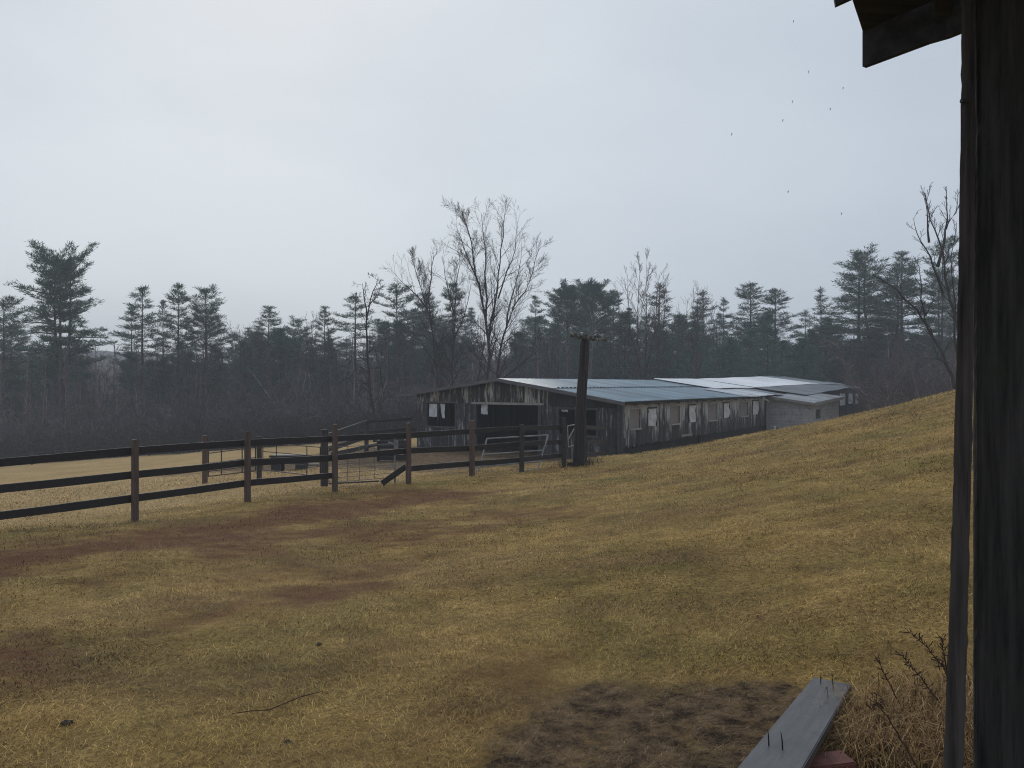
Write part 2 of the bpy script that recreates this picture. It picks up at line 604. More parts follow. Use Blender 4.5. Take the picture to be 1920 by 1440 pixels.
def sprout(mb, pts, rad, n, level, maxlev, Lk, angle, up, t0=0.25, rmin=0.010, decay=0.55, flat=1.0):
    """children along a limb"""
    m = len(pts) - 1
    for i in range(n):
        t = t0 + (1 - t0) * (i + random.random()) / n
        t = min(t, 0.999)
        k = int(t * m)
        f = t * m - k
        p = pts[k].lerp(pts[k + 1], f)
        r = rad[k] + (rad[k + 1] - rad[k]) * f
        d = (pts[k + 1] - pts[k]).normalized()
        q = rand_perp(d)
        a = math.radians(random.uniform(*angle))
        nd = d * math.cos(a) + q * math.sin(a)
        nd.z *= flat
        nd.normalize()
        L = Lk * random.uniform(0.55, 1.15) * (1.15 - 0.55 * t)
        r0 = max(r * 0.5, rmin)
        ns = 4 if level < maxlev else 3
        cp_, cr = limb(p, nd, L, r0, rmin * 0.55 if level >= maxlev else max(r0 * 0.3, rmin * 0.8), up, 0.085, ns)
        mb.tube([tuple(x) for x in cp_], cr, 4 if level == 1 else 3, False)
        if level < maxlev:
            sprout(mb, cp_, cr, max(2, int(n * 0.5)), level + 1, maxlev, L * decay, angle, up, 0.2, rmin, decay, flat)


def guided_tree(name, label, u0, d, stems, bark, n1=11, lev=3, L1=1.6, angle=(24, 48), up=0.055, rbase=0.16, group=None, rmin=0.010, base_v=None, twigmat=None, decay=0.55, xdepth=0.25):
    """bare tree whose main limbs follow measured lines; each limb a list of (u, v) offsets turned to metres at distance d"""
    x0 = (u0 - 960) / F * d
    z0 = gz(x0, d)
    root = thing(name, label, 'tree', (x0, d, z0 - 0.05), 0, group)
    tr = MB(); cr = MB()
    k = d / F
    zeye = CZ - z0 + 0.05
    for si, st in enumerate(stems):
        rb = rbase * st[0]
        pl = st[1]
        pts = []
        yo = st[2] if len(st) > 2 else 0.0
        dy = random.uniform(-xdepth, xdepth)
        for j, (u, v) in enumerate(pl):
            pts.append(Vector(((u - u0) * k, yo + dy * j * 0.8 + (random.gauss(0, 0.06) if j else 0), zeye - (v - 720) * k)))
        if st[0] >= 0.75 and len(st) < 4:
            pts.insert(0, Vector((pts[0].x * 0.6, pts[0].y * .5, -0.1)))
        # subdivide for wiggle
        fine = [pts[0]]
        for a, b in zip(pts[:-1], pts[1:]):
            ns = max(2, int((b - a).length / 0.7))
            for q in range(1, ns + 1):
                pp = a.lerp(b, q / ns)
                if q < ns:
                    pp = pp + Vector((random.gauss(0, 0.05), random.gauss(0, 0.05), 0))
                fine.append(pp)
        m = len(fine)
        rad = [max(rb * (1 - 0.86 * (i / (m - 1)) ** 0.8), rmin * 1.2) for i in range(m)]
        tr.tube([tuple(p) for p in fine], rad, 7)
        Lst = sum((b - a).length for a, b in zip(fine[:-1], fine[1:]))
        sprout(cr, fine, rad, int(n1 * max(0.6, Lst / 7)), 1, lev, L1, angle, up, 0.22, rmin, decay)
    tr.build('trunk', bark, root, True)
    cr.build('branches', twigmat or bark, root)
    return root


def bare_tree_mesh(Hh, r0, nst, lev, L1, lean=0.12, n1=14, rmin=0.009, angle=(24, 52), up=0.05):
    tr = MB(); cr = MB()
    for s in range(nst):
        a = random.uniform(0, 6.283)
        d = Vector((math.cos(a) * lean, math.sin(a) * lean, 1)).normalized()
        st = Vector((math.cos(a) * 0.08 * (nst > 1), math.sin(a) * 0.08 * (nst > 1), -0.1))
        pts, rad = limb(st, d, Hh * random.uniform(0.85, 1.0), r0, 0.015, 0.03, 0.06, 10)
        tr.tube([tuple(p) for p in pts], rad, 6)
        sprout(cr, pts, rad, n1, 1, lev, L1, angle, up, 0.3, rmin)
    return tr, cr


def needles(C, D, n, ln, w, up=0.28, spread=0.7):
    """clusters of needle sprays: C centres (k,3), D outward directions (k,3)"""
    k = len(C)
    c = np.repeat(C, n, 0) + rng.normal(0, ln * 0.28, (k * n, 3)) * [1, 1, 0.4]
    d = np.repeat(D, n, 0) * 0.75 + rng.normal(0, spread, (k * n, 3)) * [1, 1, 0.5] + [0, 0, up]
    d /= np.linalg.norm(d, axis=1)[:, None] + 1e-9
    q = np.cross(d, rng.normal(0, 1, (k * n, 3)))
    q /= np.linalg.norm(q, axis=1)[:, None] + 1e-9
    L = ln * rng.uniform(0.6, 1.3, (k * n, 1))
    ww = w * rng.uniform(0.6, 1.4, (k * n, 1))
    V = np.empty((k * n, 4, 3))
    V[:, 0] = c
    V[:, 1] = c + d * L * 0.55 + q * ww
    V[:, 2] = c + d * L
    V[:, 3] = c + d * L * 0.55 - q * ww
    b = np.arange(k * n)[:, None] * 4
    T = np.concatenate([b + [0, 1, 2], b + [0, 2, 3]])
    return V.reshape(-1, 3), T


def pine(name, label, mats, Hh=18.0, base=0.42, R=3.0, shape='cone', stems=1, whorl=0.75, nb=5, group=None, density=1.0, el0=(-8, 38), need=10, rtrunk=0.2, extra=None, soff=0.30):
    root = thing(name, label, 'tree', (0, 0, 0), 0, group)
    tr = MB()
    C = []; D = []
    for s in range(stems):
        a0 = 6.283 * s / max(stems, 1) + (0.15 if soff < 0.28 else 0.4)
        off = 0.0 if stems == 1 else R * soff
        hh = Hh * (1.0 if s == 0 else random.uniform(0.96, 1.0) if soff < 0.28 else random.uniform(0.84, 0.97))
        ox, oy = math.cos(a0) * off, math.sin(a0) * off
        trunk = []
        bx, by = random.gauss(0, 0.12), random.gauss(0, 0.12)
        for i in range(13):
            t = i / 12
            sp = sm(np.array(t), 0.15, 0.7).item() if stems > 1 else 0
            trunk.append((ox * sp + bx * math.sin(2.6 * t), oy * sp + by * math.sin(2.2 * t), hh * t - 0.2 * (1 - t)))
        rad = [max(rtrunk * (1 - t / 12.0) ** 0.85, 0.02) for t in range(13)]
        tr.tube(trunk, rad, 7)

        def tp(h):
            k = min(max(h / hh, 0), 0.999) * 12
            i = int(k)
            f = k - i
            return Vector(trunk[i]).lerp(Vector(trunk[i + 1]), f)
        h = hh * base
        ang = random.uniform(0, 6.28)
        while h < hh * 0.985:
            f = (h / hh - base) / (1 - base)
            if shape == 'cone':
                rr = R * (0.25 + 0.75 * min(1, f * 3.5 + 0.25)) * (1 - f) ** 0.72 + 0.25
            elif shape == 'round':
                rr = R * math.sqrt(max(0.05, 1 - (f * 1.06 - 0.32) ** 2 / 0.62)) + 0.15
            elif shape == 'flat':
                rr = R * (1.0 - 0.25 * f - 0.18 * math.sin(5 * f))
            else:   # spreading, flat-topped
                rr = R * (0.95 - 0.30 * f - 0.28 * f ** 5)
            lev_k = random.uniform(0.6, 1.15)
            for b in range(nb):
                if random.random() < 0.10:
                    continue
                ang += 6.283 / nb + random.gauss(0, 0.35)
                el = math.radians(el0[0] + (el0[1] - el0[0]) * max(f, 0.0) ** 1.3 + random.gauss(0, 7))
                L = max(0.35, rr * lev_k * random.uniform(0.55, 1.15))
                d = Vector((math.cos(ang) * math.cos(el), math.sin(ang) * math.cos(el), math.sin(el)))
                pts, rd = limb(tp(h + random.uniform(-0.15, 0.15)), d, L, max(0.018, 0.05 * L / R), 0.010, 0.045, 0.05, 5)
                tr.tube([tuple(p) for p in pts], rd, 3, False)
                nn = max(3, int(L * 8.0 * density))
                for q in range(nn):
                    t = 0.30 + 0.70 * (q + random.random()) / nn
                    k = min(int(t * 5), 4)
                    p = pts[k].lerp(pts[k + 1], t * 5 - k)
                    dd = (pts[k + 1] - pts[k]).normalized()
                    sd = Vector((-dd.y, dd.x, 0)) * random.choice((-1, 1))
                    w = random.uniform(0.0, 0.46) * L * (1.05 - 0.7 * t)
                    c = p + sd * w + Vector((0, 0, random.uniform(-0.03, 0.08) + 0.10 * w))
                    C.append(tuple(c)); D.append(tuple((dd + sd * 0.7).normalized()))
            h += whorl * random.uniform(0.7, 1.35) * (1 - 0.30 * f)
        # leader
        for q in range(10):
            c = tp(hh * (0.94 + 0.06 * q / 10))
            C.append(tuple(c)); D.append((0, 0, 1))
        # dead snags under the crown
        for q in range(12):
            hz = hh * random.uniform(0.18, base)
            a = random.uniform(0, 6.28)
            pts, rd = limb(tp(hz), Vector((math.cos(a), math.sin(a), random.uniform(-0.2, 0.25))).normalized(), random.uniform(0.5, 1.6), 0.022, 0.01, -0.02, 0.12, 3)
            tr.tube([tuple(p) for p in pts], rd, 3, False)
    if extra:
        for (hz, a, L, el) in extra:
            d = Vector((math.cos(a) * math.cos(el), math.sin(a) * math.cos(el), math.sin(el)))
            pts, rd = limb(tp(hz), d, L, 0.07, 0.015, 0.02, 0.08, 6)
            tr.tube([tuple(p) for p in pts], rd, 4, False)
            for q in range(int(L * 9)):
                t = random.uniform(0.35, 1)
                k = min(int(t * 6), 5)
                p = pts[k].lerp(pts[k + 1], t * 6 - k)
                dd = (pts[k + 1] - pts[k]).normalized()
                C.append(tuple(p + Vector((random.gauss(0, 0.25), random.gauss(0, 0.25), random.uniform(-0.05, 0.25))))); D.append(tuple(dd))
    V, T = needles(np.array(C), np.array(D), need, 0.40, 0.021)
    tr.build('trunk', mats[0], root, True)
    me = tri_mesh('needles', V, T)
    link('needles', me, mats[1], root)
    return root


def mass_of(parts_list, name, mat, places):
    """one mesh of many scaled copies (parts_list: list of (V, T))"""
    VV = []; TT = []
    off = 0
    for (k, x, y, z, a, sx, sz) in places:
        V, T = parts_list[k]
        c, s = math.cos(a), math.sin(a)
        W = np.empty_like(V)
        W[:, 0] = (V[:, 0] * c - V[:, 1] * s) * sx + x
        W[:, 1] = (V[:, 0] * s + V[:, 1] * c) * sx + y
        W[:, 2] = V[:, 2] * sz + z
        VV.append(W); TT.append(T + off)
        off += len(V)
    me = tri_mesh(name, np.concatenate(VV), np.concatenate(TT))
    return link(name, me, mat)


def mb_arrays(*mbs):
    V = []; T = []
    off = 0
    for mb in mbs:
        V.append(np.array(mb.v))
        for f in mb.f:
            for i in range(1, len(f) - 1):
                T.append((f[0] + off, f[i] + off, f[i + 1] + off))
        off += len(mb.v)
    return np.concatenate(V), np.array(T)


def build_woods():
    bark = plain('bark_grey', (0.055, 0.047, 0.046), 0.9, 0, 0.4, 3.0)
    bark_dark = plain('bark_dark', (0.036, 0.030, 0.031), 0.9, 0, 0.4, 3.0)
    bark_red = plain('bark_russet', (0.075, 0.050, 0.046), 0.9, 0, 0.35, 3.0)
    bark_pale = plain('bark_birch', (0.33, 0.31, 0.29), 0.8, 0, 0.45, 4.0)
    bark_pine = plain('bark_pine', (0.045, 0.037, 0.035), 0.9, 0, 0.3, 3.0)

    def needle_mat(name, a, b):
        t = NT(name)
        c = t.mix(t.ramp(t.island(), [(0, 0.0), (1, 1.0)]), a, b)
        n = t.noise(t.pos(), 0.8, 3)
        c = t.mix(0.6, c, t.ramp(n, [(0.3, 0.55), (0.7, 1.45)]), 'MULTIPLY')
        t.color(c)
        t.rough(0.6)
        return t.m
    ndl = needle_mat('pine_needles', (0.036, 0.080, 0.058), (0.082, 0.155, 0.110))
    ndl2 = needle_mat('pine_needles_dull', (0.040, 0.076, 0.056), (0.086, 0.142, 0.102))
    ndl3 = needle_mat('pine_needles_brown', (0.052, 0.056, 0.044), (0.100, 0.098, 0.072))

    G = 'white pines at the edge of the woods'
    # prototypes: each is the first tree of its row below
    proto = {}

    def place(kind, u, vtop, hw, d, label, grp=None):
        x = (u - 960) / F * d
        z = gz(x, d) - 0.1
        top = CZ + (720 - vtop - {'C': 18, 'D': 8}.get(kind, 0)) / F * d
        hh = top - z
        p = dict(A=dict(Hh=18, base=0.40, R=3.0, shape='cone', nb=5, whorl=0.95),
                 B=dict(Hh=18, base=0.36, R=3.0, shape='cone', nb=5, whorl=0.80, density=1.1),
                 C=dict(Hh=18, base=0.30, R=3.2, shape='round', nb=6, whorl=0.55, density=1.4, el0=(0, 62)),
                 D=dict(Hh=18, base=0.40, R=3.4, shape='spread', stems=2, nb=5, whorl=0.95, density=1.1, el0=(-4, 45)),
                 E=dict(Hh=10, base=0.10, R=2.8, shape='cone', nb=6, whorl=0.5, density=1.3),
                 S=dict(Hh=18, base=0.45, R=2.4, shape='cone', nb=4, whorl=0.95, density=1.0, el0=(10, 55)))[kind]
        sz = hh / p['Hh']
        sx = 1.22 * hw / F * d / p['R'] / 0.95
        mats = (bark_pine, {'A': ndl, 'B': ndl2, 'C': ndl, 'D': ndl2, 'E': ndl, 'S': ndl3}[kind])
        key = kind + str(len([1 for q in proto if q[0] == kind]) if len([1 for q in proto if q[0] == kind]) < 2 else random.randint(0, 1))
        rot = random.uniform(0, 6.28)
        if key not in proto:
            r = pine('pine_tree' if kind != 'E' else 'young_pine', label, mats, group=grp or (G if kind != 'E' else 'low pines in ' + label.split(' in ')[1]), **p)
            proto[key] = r
            r.location = (x, d, z); r.rotation_euler = (0, 0, rot); r.scale = (sx, sx, sz)
        else:
            dup(proto[key], (x, d, z), rot, (sx, sx, sz), label, group=grp or (G if kind != 'E' else 'low pines in ' + label.split(' in ')[1]))

    # the big spreading pine on the left
    d = 66
    x = (116 - 960) / F * d
    z = gz(x, d)
    hh = CZ + (720 - 455) / F * d - z
    r = pine('pine_tree', 'tallest pine on the left, broad flat-topped crown of several stems', (bark_dark, ndl), Hh=hh * 0.92, base=0.42, R=3.2, shape='flat', stems=3, soff=0.24,
             nb=6, whorl=0.95, density=1.2, el0=(-8, 46), need=10, rtrunk=0.24, group=G,
             extra=[(hh * 0.52, 0.0, 5.0, -0.06), (hh * 0.55, 0.3, 4.0, 0.02), (hh * 0.62, 3.2, 4.4, 0.10), (hh * 0.57, 3.0, 4.2, -0.02), (hh * 0.66, 0.1, 3.6, 0.12), (hh * 0.75, 3.1, 3.9, 0.14), (hh * 0.63, 2.7, 3.6, 0.1), (hh * 0.5, 3.4, 3.6, -0.05), (hh * 0.74, 0.2, 2.9, 0.2)])
    r.location = (x, d, z)
    for row in (
        ('D', 12, 560, 58, 72, 'pine at the left edge, lower than the broad flat-topped pine beside it'),
        ('A', 246, 572, 32, 79, 'small thin pine tucked left of the trio of open pines'),
        ('A', 272, 540, 54, 74, 'left of the three tall open pines standing side by side'),
        ('S', 304, 566, 28, 80, 'slim pine behind the gap in the trio of open pines'),
        ('B', 332, 532, 44, 74, 'middle and pointed one of the three tall open pines'),
        ('D', 385, 538, 52, 72, 'right of the three tall open pines, with shaggy drooping side branches'),
        ('B', 506, 576, 52, 80, 'round topped pine standing alone right of the leaning bare trees'),
        ('D', 556, 592, 40, 90, 'hazy low pine between two taller pointed pines'),
        ('B', 610, 576, 36, 82, 'pointed pine with upswept twigs left of the vine-hung tree'),
        ('A', 668, 550, 54, 71, 'dark conical pine directly behind the vine-hung bare tree'),
        ('D', 758, 538, 60, 79, 'wide layered pine right of the vine-hung tree'),
        ('B', 802, 548, 48, 84, 'dense pine seen through the twin bare trees'),
        ('B', 852, 530, 46, 80, 'dark pointed pine behind the left side of the tallest bare tree'),
        ('A', 1000, 556, 34, 86, 'narrow pine half hidden right of the tallest bare tree'),
        ('C', 1064, 526, 56, 88, 'rounded dense pine above the timber pole, left of its twin'),
        ('C', 1110, 520, 58, 89, 'rounded dense pine above the timber pole, right of its twin'),
        ('B', 1152, 544, 36, 92, 'pine filling the gap left of the fan-shaped bare tree'),
        ('S', 1240, 532, 48, 84, 'dull brownish pine behind the right limbs of the fan-shaped tree'),
        ('S', 1316, 546, 40, 86, 'brownish pine behind the slim upright bare tree'),
        ('A', 1356, 558, 26, 94, 'thin pale pine between the brownish pine and the green pair'),
        ('B', 1410, 530, 58, 86, 'left and taller pine of the green pair above the white roof'),
        ('B', 1456, 542, 56, 87, 'right and lower pine of the green pair above the white roof'),
        ('S', 1537, 540, 30, 88, 'lone thin pine with upcurved limbs above the rear shed'),
        ('B', 1610, 484, 66, 76, 'left pine of the big layered clump on the right'),
        ('D', 1650, 464, 70, 78, 'tallest pine of the big layered clump on the right'),
        ('B', 1692, 474, 60, 81, 'right pine of the big layered clump, partly behind leaning branches'),
        ('D', 1762, 452, 50, 70, 'tall pine behind the leaning bare tree by the post'),
        ('D', 1812, 476, 50, 66, 'pine partly cut off by the dark shed post'),
    ):
        place(*row)
    zones = ((-20, 150, 640, 'low bushy dark pine in the belt below the broad flat-topped pine'),
             (228, 425, 650, 'low bushy dark pine in the belt below the three tall open pines'),
             (440, 640, 618, 'low bushy dark pine in the belt between the open trio and the vine-hung tree'),
             (700, 900, 610, 'low bushy dark pine in the belt under the twin bare trees'),
             (960, 1180, 596, 'low bushy dark pine in the belt behind the timber pole'),
             (1225, 1345, 600, 'low bushy dark pine in the belt behind the slim upright bare tree'),
             (1360, 1575, 592, 'low bushy dark pine in the green belt over the white roof'),
             (1590, 1800, 606, 'low bushy dark pine in the belt under the big layered clump'))
    for (ua, ub, vt, lab) in zones:
        n = round((ub - ua) / 33)
        for k in range(n):
            u = ua + (ub - ua) * (k + random.uniform(0.25, 0.75)) / n
            place('E', u, vt + random.uniform(-14, 50), random.uniform(32, 56), random.uniform(70, 86), lab)

    # a paler row behind, seen between the nearer crowns
    for (ua, ub, vt, lab) in ((-10, 60, 640, 'hazy pine of the farther row at the left edge'),
                              (420, 660, 606, 'hazy pine of the farther row between the open trio and the vine-hung tree'),
                              (700, 900, 584, 'hazy pine of the farther row behind the twin bare trees'),
                              (960, 1020, 580, 'hazy pine of the farther row just right of the tallest bare tree'),
                              (1160, 1400, 572, 'hazy pine of the farther row behind the fan-shaped bare tree'),
                              (1480, 1600, 582, 'hazy pine of the farther row round the lone thin pine')):
        n = round((ub - ua) / 36)
        for k in range(n):
            u = ua + (ub - ua) * (k + random.uniform(0.2, 0.8)) / n
            place(random.choice('ABDB'), u, vt + random.uniform(-8, 34), random.uniform(26, 42), random.uniform(96, 112), lab, 'farther row of hazy pines')

    # big bare trees, limbs measured from the photograph
    gb = 'bare trees rising over the barn'
    guided_tree('bare_tree', 'tallest bare tree, many ascending limbs over the barn ridge', 915, 52, [
        (1.0, [(914, 760), (917, 690), (916, 640), (911, 600), (903, 560), (893, 520), (888, 480), (880, 440), (868, 405)]),
        (0.6, [(916, 640), (921, 600), (930, 560), (934, 520), (939, 470), (944, 425), (948, 398)], 0, 1),
        (0.5, [(911, 600), (910, 540), (911, 490), (906, 440), (902, 400)], 0, 1),
        (0.8, [(928, 760), (932, 700), (938, 655), (950, 610), (962, 575), (985, 545), (1000, 505), (1012, 462)], 0.6),
        (0.4, [(950, 612), (958, 560), (972, 510), (978, 455)], 0.6, 1),
        (0.5, [(890, 760), (900, 690), (909, 640), (905, 610)], 0.4, 1),
        (0.4, [(934, 560), (950, 510), (966, 470), (970, 420)], 0, 1),
        (0.45, [(940, 712), (965, 692), (995, 668), (1022, 640)], 0.8, 1),
        (0.35, [(893, 520), (876, 480), (866, 450), (856, 420)], 0, 1),
    ], bark_dark, n1=14, lev=3, L1=2.3, rbase=0.15, group=gb, rmin=0.0058)
    guided_tree('bare_tree', 'left of the twin bare trees beside the tallest, leaning left', 818, 54, [
        (1.0, [(822, 790), (820, 720), (814, 660), (808, 610), (798, 575), (788, 540), (776, 505), (768, 478)]),
        (0.6, [(808, 610), (803, 560), (808, 520), (812, 480), (818, 465)], 0, 1),
        (0.45, [(798, 575), (775, 548), (755, 530), (742, 512)], 0, 1),
        (0.4, [(820, 690), (790, 640), (760, 625), (738, 620)], 0, 1),
    ], bark_dark, n1=15, lev=3, L1=2.1, rbase=0.11, group=gb, rmin=0.0058)
    guided_tree('bare_tree', 'right of the twin bare trees, upright, beside the tallest', 858, 55, [
        (1.0, [(850, 790), (848, 710), (850, 650), (853, 600), (854, 550), (858, 510), (860, 475)]),
        (0.5, [(850, 640), (868, 600), (878, 560), (884, 530)], 0, 1),
        (0.5, [(853, 590), (842, 550), (834, 515), (828, 480)], 0, 1),
        (0.4, [(849, 690), (830, 650), (822, 610)], 0, 1),
    ], bark_dark, n1=15, lev=3, L1=2.0, rbase=0.11, group=gb, rmin=0.0058)
    guided_tree('bare_tree', 'bare tree hung with dark vines left of the barn', 700, 48, [
        (1.0, [(704, 800), (698, 760), (692, 710), (688, 660), (686, 615), (690, 575), (698, 545), (706, 520)]),
        (0.5, [(688, 600), (682, 560), (678, 530)], 0, 1),
        (0.4, [(690, 575), (706, 556), (716, 535)], 0, 1),
        (0.5, [(704, 790), (716, 760), (730, 735)], 0, 1),
        (0.3, [(692, 700), (668, 690), (652, 720), (654, 752), (680, 770)], 0, 1),
        (0.3, [(690, 680), (664, 660), (655, 690), (650, 730)], 0, 1),
        (0.3, [(694, 690), (712, 690), (716, 730), (706, 770)], 0, 1),
        (0.25, [(690, 660), (704, 655), (712, 690), (708, 740)], 0, 1),
        (0.3, [(692, 720), (676, 715), (672, 745), (678, 775)], 0, 1),
    ], bark_dark, n1=12, lev=3, L1=1.1, rbase=0.13, group=gb, rmin=0.009, angle=(25, 70), up=0.0)
    guided_tree('bare_tree', 'fan-shaped bare tree with many stems behind the blue roof', 1204, 56, [
        (0.8, [(1204, 770), (1200, 705), (1195, 650), (1192, 590), (1194, 540), (1196, 500)]),
        (0.8, [(1208, 770), (1212, 705), (1214, 650), (1214, 590), (1212, 540), (1214, 495)], 0.3),
        (0.7, [(1202, 730), (1180, 680), (1168, 640), (1162, 600), (1160, 560)], 0, 1),
        (0.7, [(1212, 730), (1232, 680), (1242, 630), (1248, 580), (1252, 540)], 0, 1),
        (0.5, [(1204, 720), (1172, 690), (1150, 660), (1140, 635)], 0, 1),
        (0.5, [(1214, 720), (1240, 690), (1262, 665), (1282, 650)], 0, 1),
        (0.5, [(1200, 690), (1180, 620), (1176, 560), (1174, 515)], 0, 1),
        (0.5, [(1213, 690), (1228, 620), (1230, 560), (1234, 520)], 0, 1),
    ], bark_red, n1=13, lev=3, L1=2.0, rbase=0.10, group=gb, rmin=0.0058, angle=(15, 38))
    guided_tree('bare_tree', 'slim upright bare tree between fan-shaped tree and green pines', 1310, 60, [
        (1.0, [(1310, 770), (1309, 700), (1308, 640), (1312, 590), (1314, 548)]),
        (0.6, [(1309, 700), (1292, 650), (1286, 600), (1288, 570)], 0, 1),
        (0.6, [(1309, 695), (1328, 650), (1334, 600), (1336, 565)], 0, 1),
        (0.4, [(1309, 640), (1300, 590), (1302, 555)], 0, 1),
    ], bark_red, n1=13, lev=3, L1=1.8, rbase=0.09, group=gb, rmin=0.0058, angle=(15, 40))
    guided_tree('bare_tree', 'leaning bare tree by the shed post, bowed far to the left', 1806, 36, [
        (1.0, [(1800, 745), (1786, 705), (1770, 660), (1752, 625), (1735, 592), (1712, 566), (1690, 540), (1668, 522), (1648, 512)]),
        (0.45, [(1735, 592), (1726, 560), (1724, 520), (1712, 480)], 0, 1),
        (0.35, [(1735, 592), (1748, 568), (1765, 556)], 0, 1),
        (0.3, [(1756, 630), (1735, 600), (1715, 590), (1700, 570)], 0.3, 1),
        (0.3, [(1778, 680), (1745, 672), (1720, 690)], 0, 1),
    ], bark_dark, n1=9, lev=3, L1=0.9, rbase=0.11, group='bare trees beside the shed post', rmin=0.009)
    guided_tree('bare_tree', 'bare tree beside the shed post with tall upright whips', 1822, 38, [
        (1.0, [(1812, 740), (1804, 680), (1792, 620), (1778, 580), (1766, 545), (1758, 500), (1742, 455), (1726, 420), (1712, 372)]),
        (0.7, [(1758, 500), (1768, 465), (1774, 430), (1778, 395), (1784, 345)], 0, 1),
        (0.5, [(1768, 550), (1745, 500), (1728, 470), (1708, 440), (1700, 415)], 0, 1),
        (0.5, [(1742, 455), (1738, 410), (1738, 360)], 0, 1),
        (0.6, [(1806, 700), (1796, 600), (1790, 540), (1786, 480), (1790, 420)], 0.4),
        (0.4, [(1774, 430), (1790, 400), (1796, 360)], 0, 1),
    ], bark_dark, n1=10, lev=3, L1=1.1, rbase=0.12, group='bare trees beside the shed post', rmin=0.009, angle=(14, 38))
    guided_tree('bare_sapling', 'thin sapling in front of the rear shed end', 1622, 58, [
        (1.0, [(1621, 790), (1622, 730), (1620, 690), (1624, 640), (1626, 605)]),
        (0.6, [(1621, 760), (1606, 720), (1600, 680), (1592, 640)], 0, 1),
        (0.5, [(1622, 745), (1636, 700), (1640, 660)], 0, 1)], bark_red, n1=8, lev=3, L1=1.0, rbase=0.07, rmin=0.012)
    guided_tree('dead_tree', 'bleached dead stem leaning left in the thicket', 508, 62, [
        (1.0, [(548, 812), (534, 785), (512, 756), (490, 728), (474, 708), (468, 700)], 0, 1)], bark_pale, n1=4, lev=2, L1=0.7, rbase=0.05, rmin=0.012)
    guided_tree('birch_tree', 'pale forked birch stem right of the leaning bleached stem', 575, 63, [
        (1.0, [(572, 780), (576, 750), (582, 722), (580, 700)], 0, 1), (0.7, [(556, 780), (562, 748), (572, 715), (574, 698)], 0, 1)], bark_pale, n1=4, lev=2, L1=0.7, rbase=0.045, rmin=0.011)
    guided_tree('fallen_branch', 'pale broken branch at the woods edge, far left', 96, 60, [
        (1.0, [(80, 834), (92, 828), (101, 823)], 0, 1), (0.8, [(101, 823), (98, 812), (97, 803)], 0, 1), (0.6, [(97, 805), (90, 804)], 0, 1)], bark_pale, n1=2, lev=1, L1=0.3, rbase=0.05, rmin=0.012)
    guided_tree('birch_tree', 'pale slim trunk beneath the big layered pine clump', 1667, 72, [
        (1.0, [(1666, 760), (1667, 690), (1668, 640), (1667, 610)], 0)], bark_pale, n1=4, lev=2, L1=0.8, rbase=0.07, rmin=0.012)
    # leaning bare trees left of the lone pine, and others one can tell apart
    pb = []
    for spec in ((11, 0.11, 1, 3, 2.8), (11, 0.10, 2, 3, 2.5), (10, 0.09, 3, 3, 2.3)):
        tr, cr = bare_tree_mesh(*spec[:5])
        root = thing('bare_tree', '', 'tree', (0, 0, 0), 0, 'bare trees in the woods')
        tr.build('trunk', bark, root, True)
        cr.build('branches', bark, root)
        pb.append(root)
    used = set()
    for k, u, vt, d, lab in (
        (0, 462, 585, 76, 'bare grey tree leaning over between open trio and lone round pine'),
        (1, 440, 605, 78, 'smaller bare grey tree just right of the open trio'),
        (2, 490, 580, 82, 'bare tree touching the left side of the lone round topped pine'),
        (1, 582, 590, 84, 'faint bare crown between the hazy pine and pointed pine'),
        (2, 190, 665, 64, 'thin dark sapling standing in the gap right of the broad pine'),
        (0, 30, 640, 68, 'bare tree low at the left edge under the pines'),
        (1, 150, 690, 66, 'bushy bare tree below the broad flat-topped pine'),
        (2, 300, 640, 70, 'bare tree between trunks of the open trio'),
        (0, 985, 600, 66, 'bare tree low right of the tallest bare tree'),
        (1, 1040, 610, 70, 'bare tree left of the timber pole top'),
        (2, 1150, 585, 68, 'bare tree left of the fan-shaped tree'),
        (0, 1262, 560, 72, 'bare tree right of the fan-shaped tree'),
        (2, 1350, 570, 74, 'bare tree left of the green pine pair'),
        (1, 1290, 580, 76, 'bare tree behind the slim upright tree'),
        (1, 1600, 600, 70, 'bare tree under the left side of the layered pine clump'),
        (2, 1690, 600, 60, 'bare shrubby tree under the leaning bowed tree'),
        (0, 1740, 610, 58, 'bare tree low beside the shed post'),
        (2, 746, 600, 66, 'bare tree between vine-hung tree and twin bare trees'),
        (1, 610, 640, 66, 'bare tree below the pointed pine left of the vine-hung tree'),
    ):
        x = (u - 960) / F * d
        z = gz(x, d)
        hh = CZ + (720 - vt) / F * d - z
        s = hh / 11.0
        if k not in used:
            used.add(k)
            o = pb[k]
            o['label'] = lab
            o.location = (x, d, z); o.rotation_euler = (0, 0, random.uniform(0, 6)); o.scale = (s, s, s)
        else:
            dup(pb[k], (x, d, z), random.uniform(0, 6), (s * random.uniform(.8, 1.1), s * random.uniform(.8, 1.1), s), lab)

    # the thicket that reads as one mass
    protos = []
    for i in range(6):
        mb = MB()
        for s in range(random.randint(2, 4)):
            a = random.uniform(0, 6.28)
            st = Vector((random.gauss(0, 0.35), random.gauss(0, 0.35), -0.1))
            pts, rad = limb(st, Vector((math.cos(a) * 0.25, math.sin(a) * 0.25, 1)).normalized(), random.uniform(4, 7), 0.04, 0.014, 0.0, 0.09, 6)
            mb.tube([tuple(p) for p in pts], rad, 3, False)
            sprout(mb, pts, rad, 11, 1, 2, 1.5, (20, 60), 0.05, 0.05, 0.014)
        protos.append(mb_arrays(mb))
    t = NT('thicket_bark')
    c = t.ramp(t.noise(t.mapping(t.pos(), (1, 1, 0.7)), 0.16, 4, 0.7), [(0.30, (0.038, 0.036, 0.040)), (0.44, (0.085, 0.072, 0.080)), (0.56, (0.155, 0.122, 0.130)), (0.70, (0.215, 0.145, 0.130))])
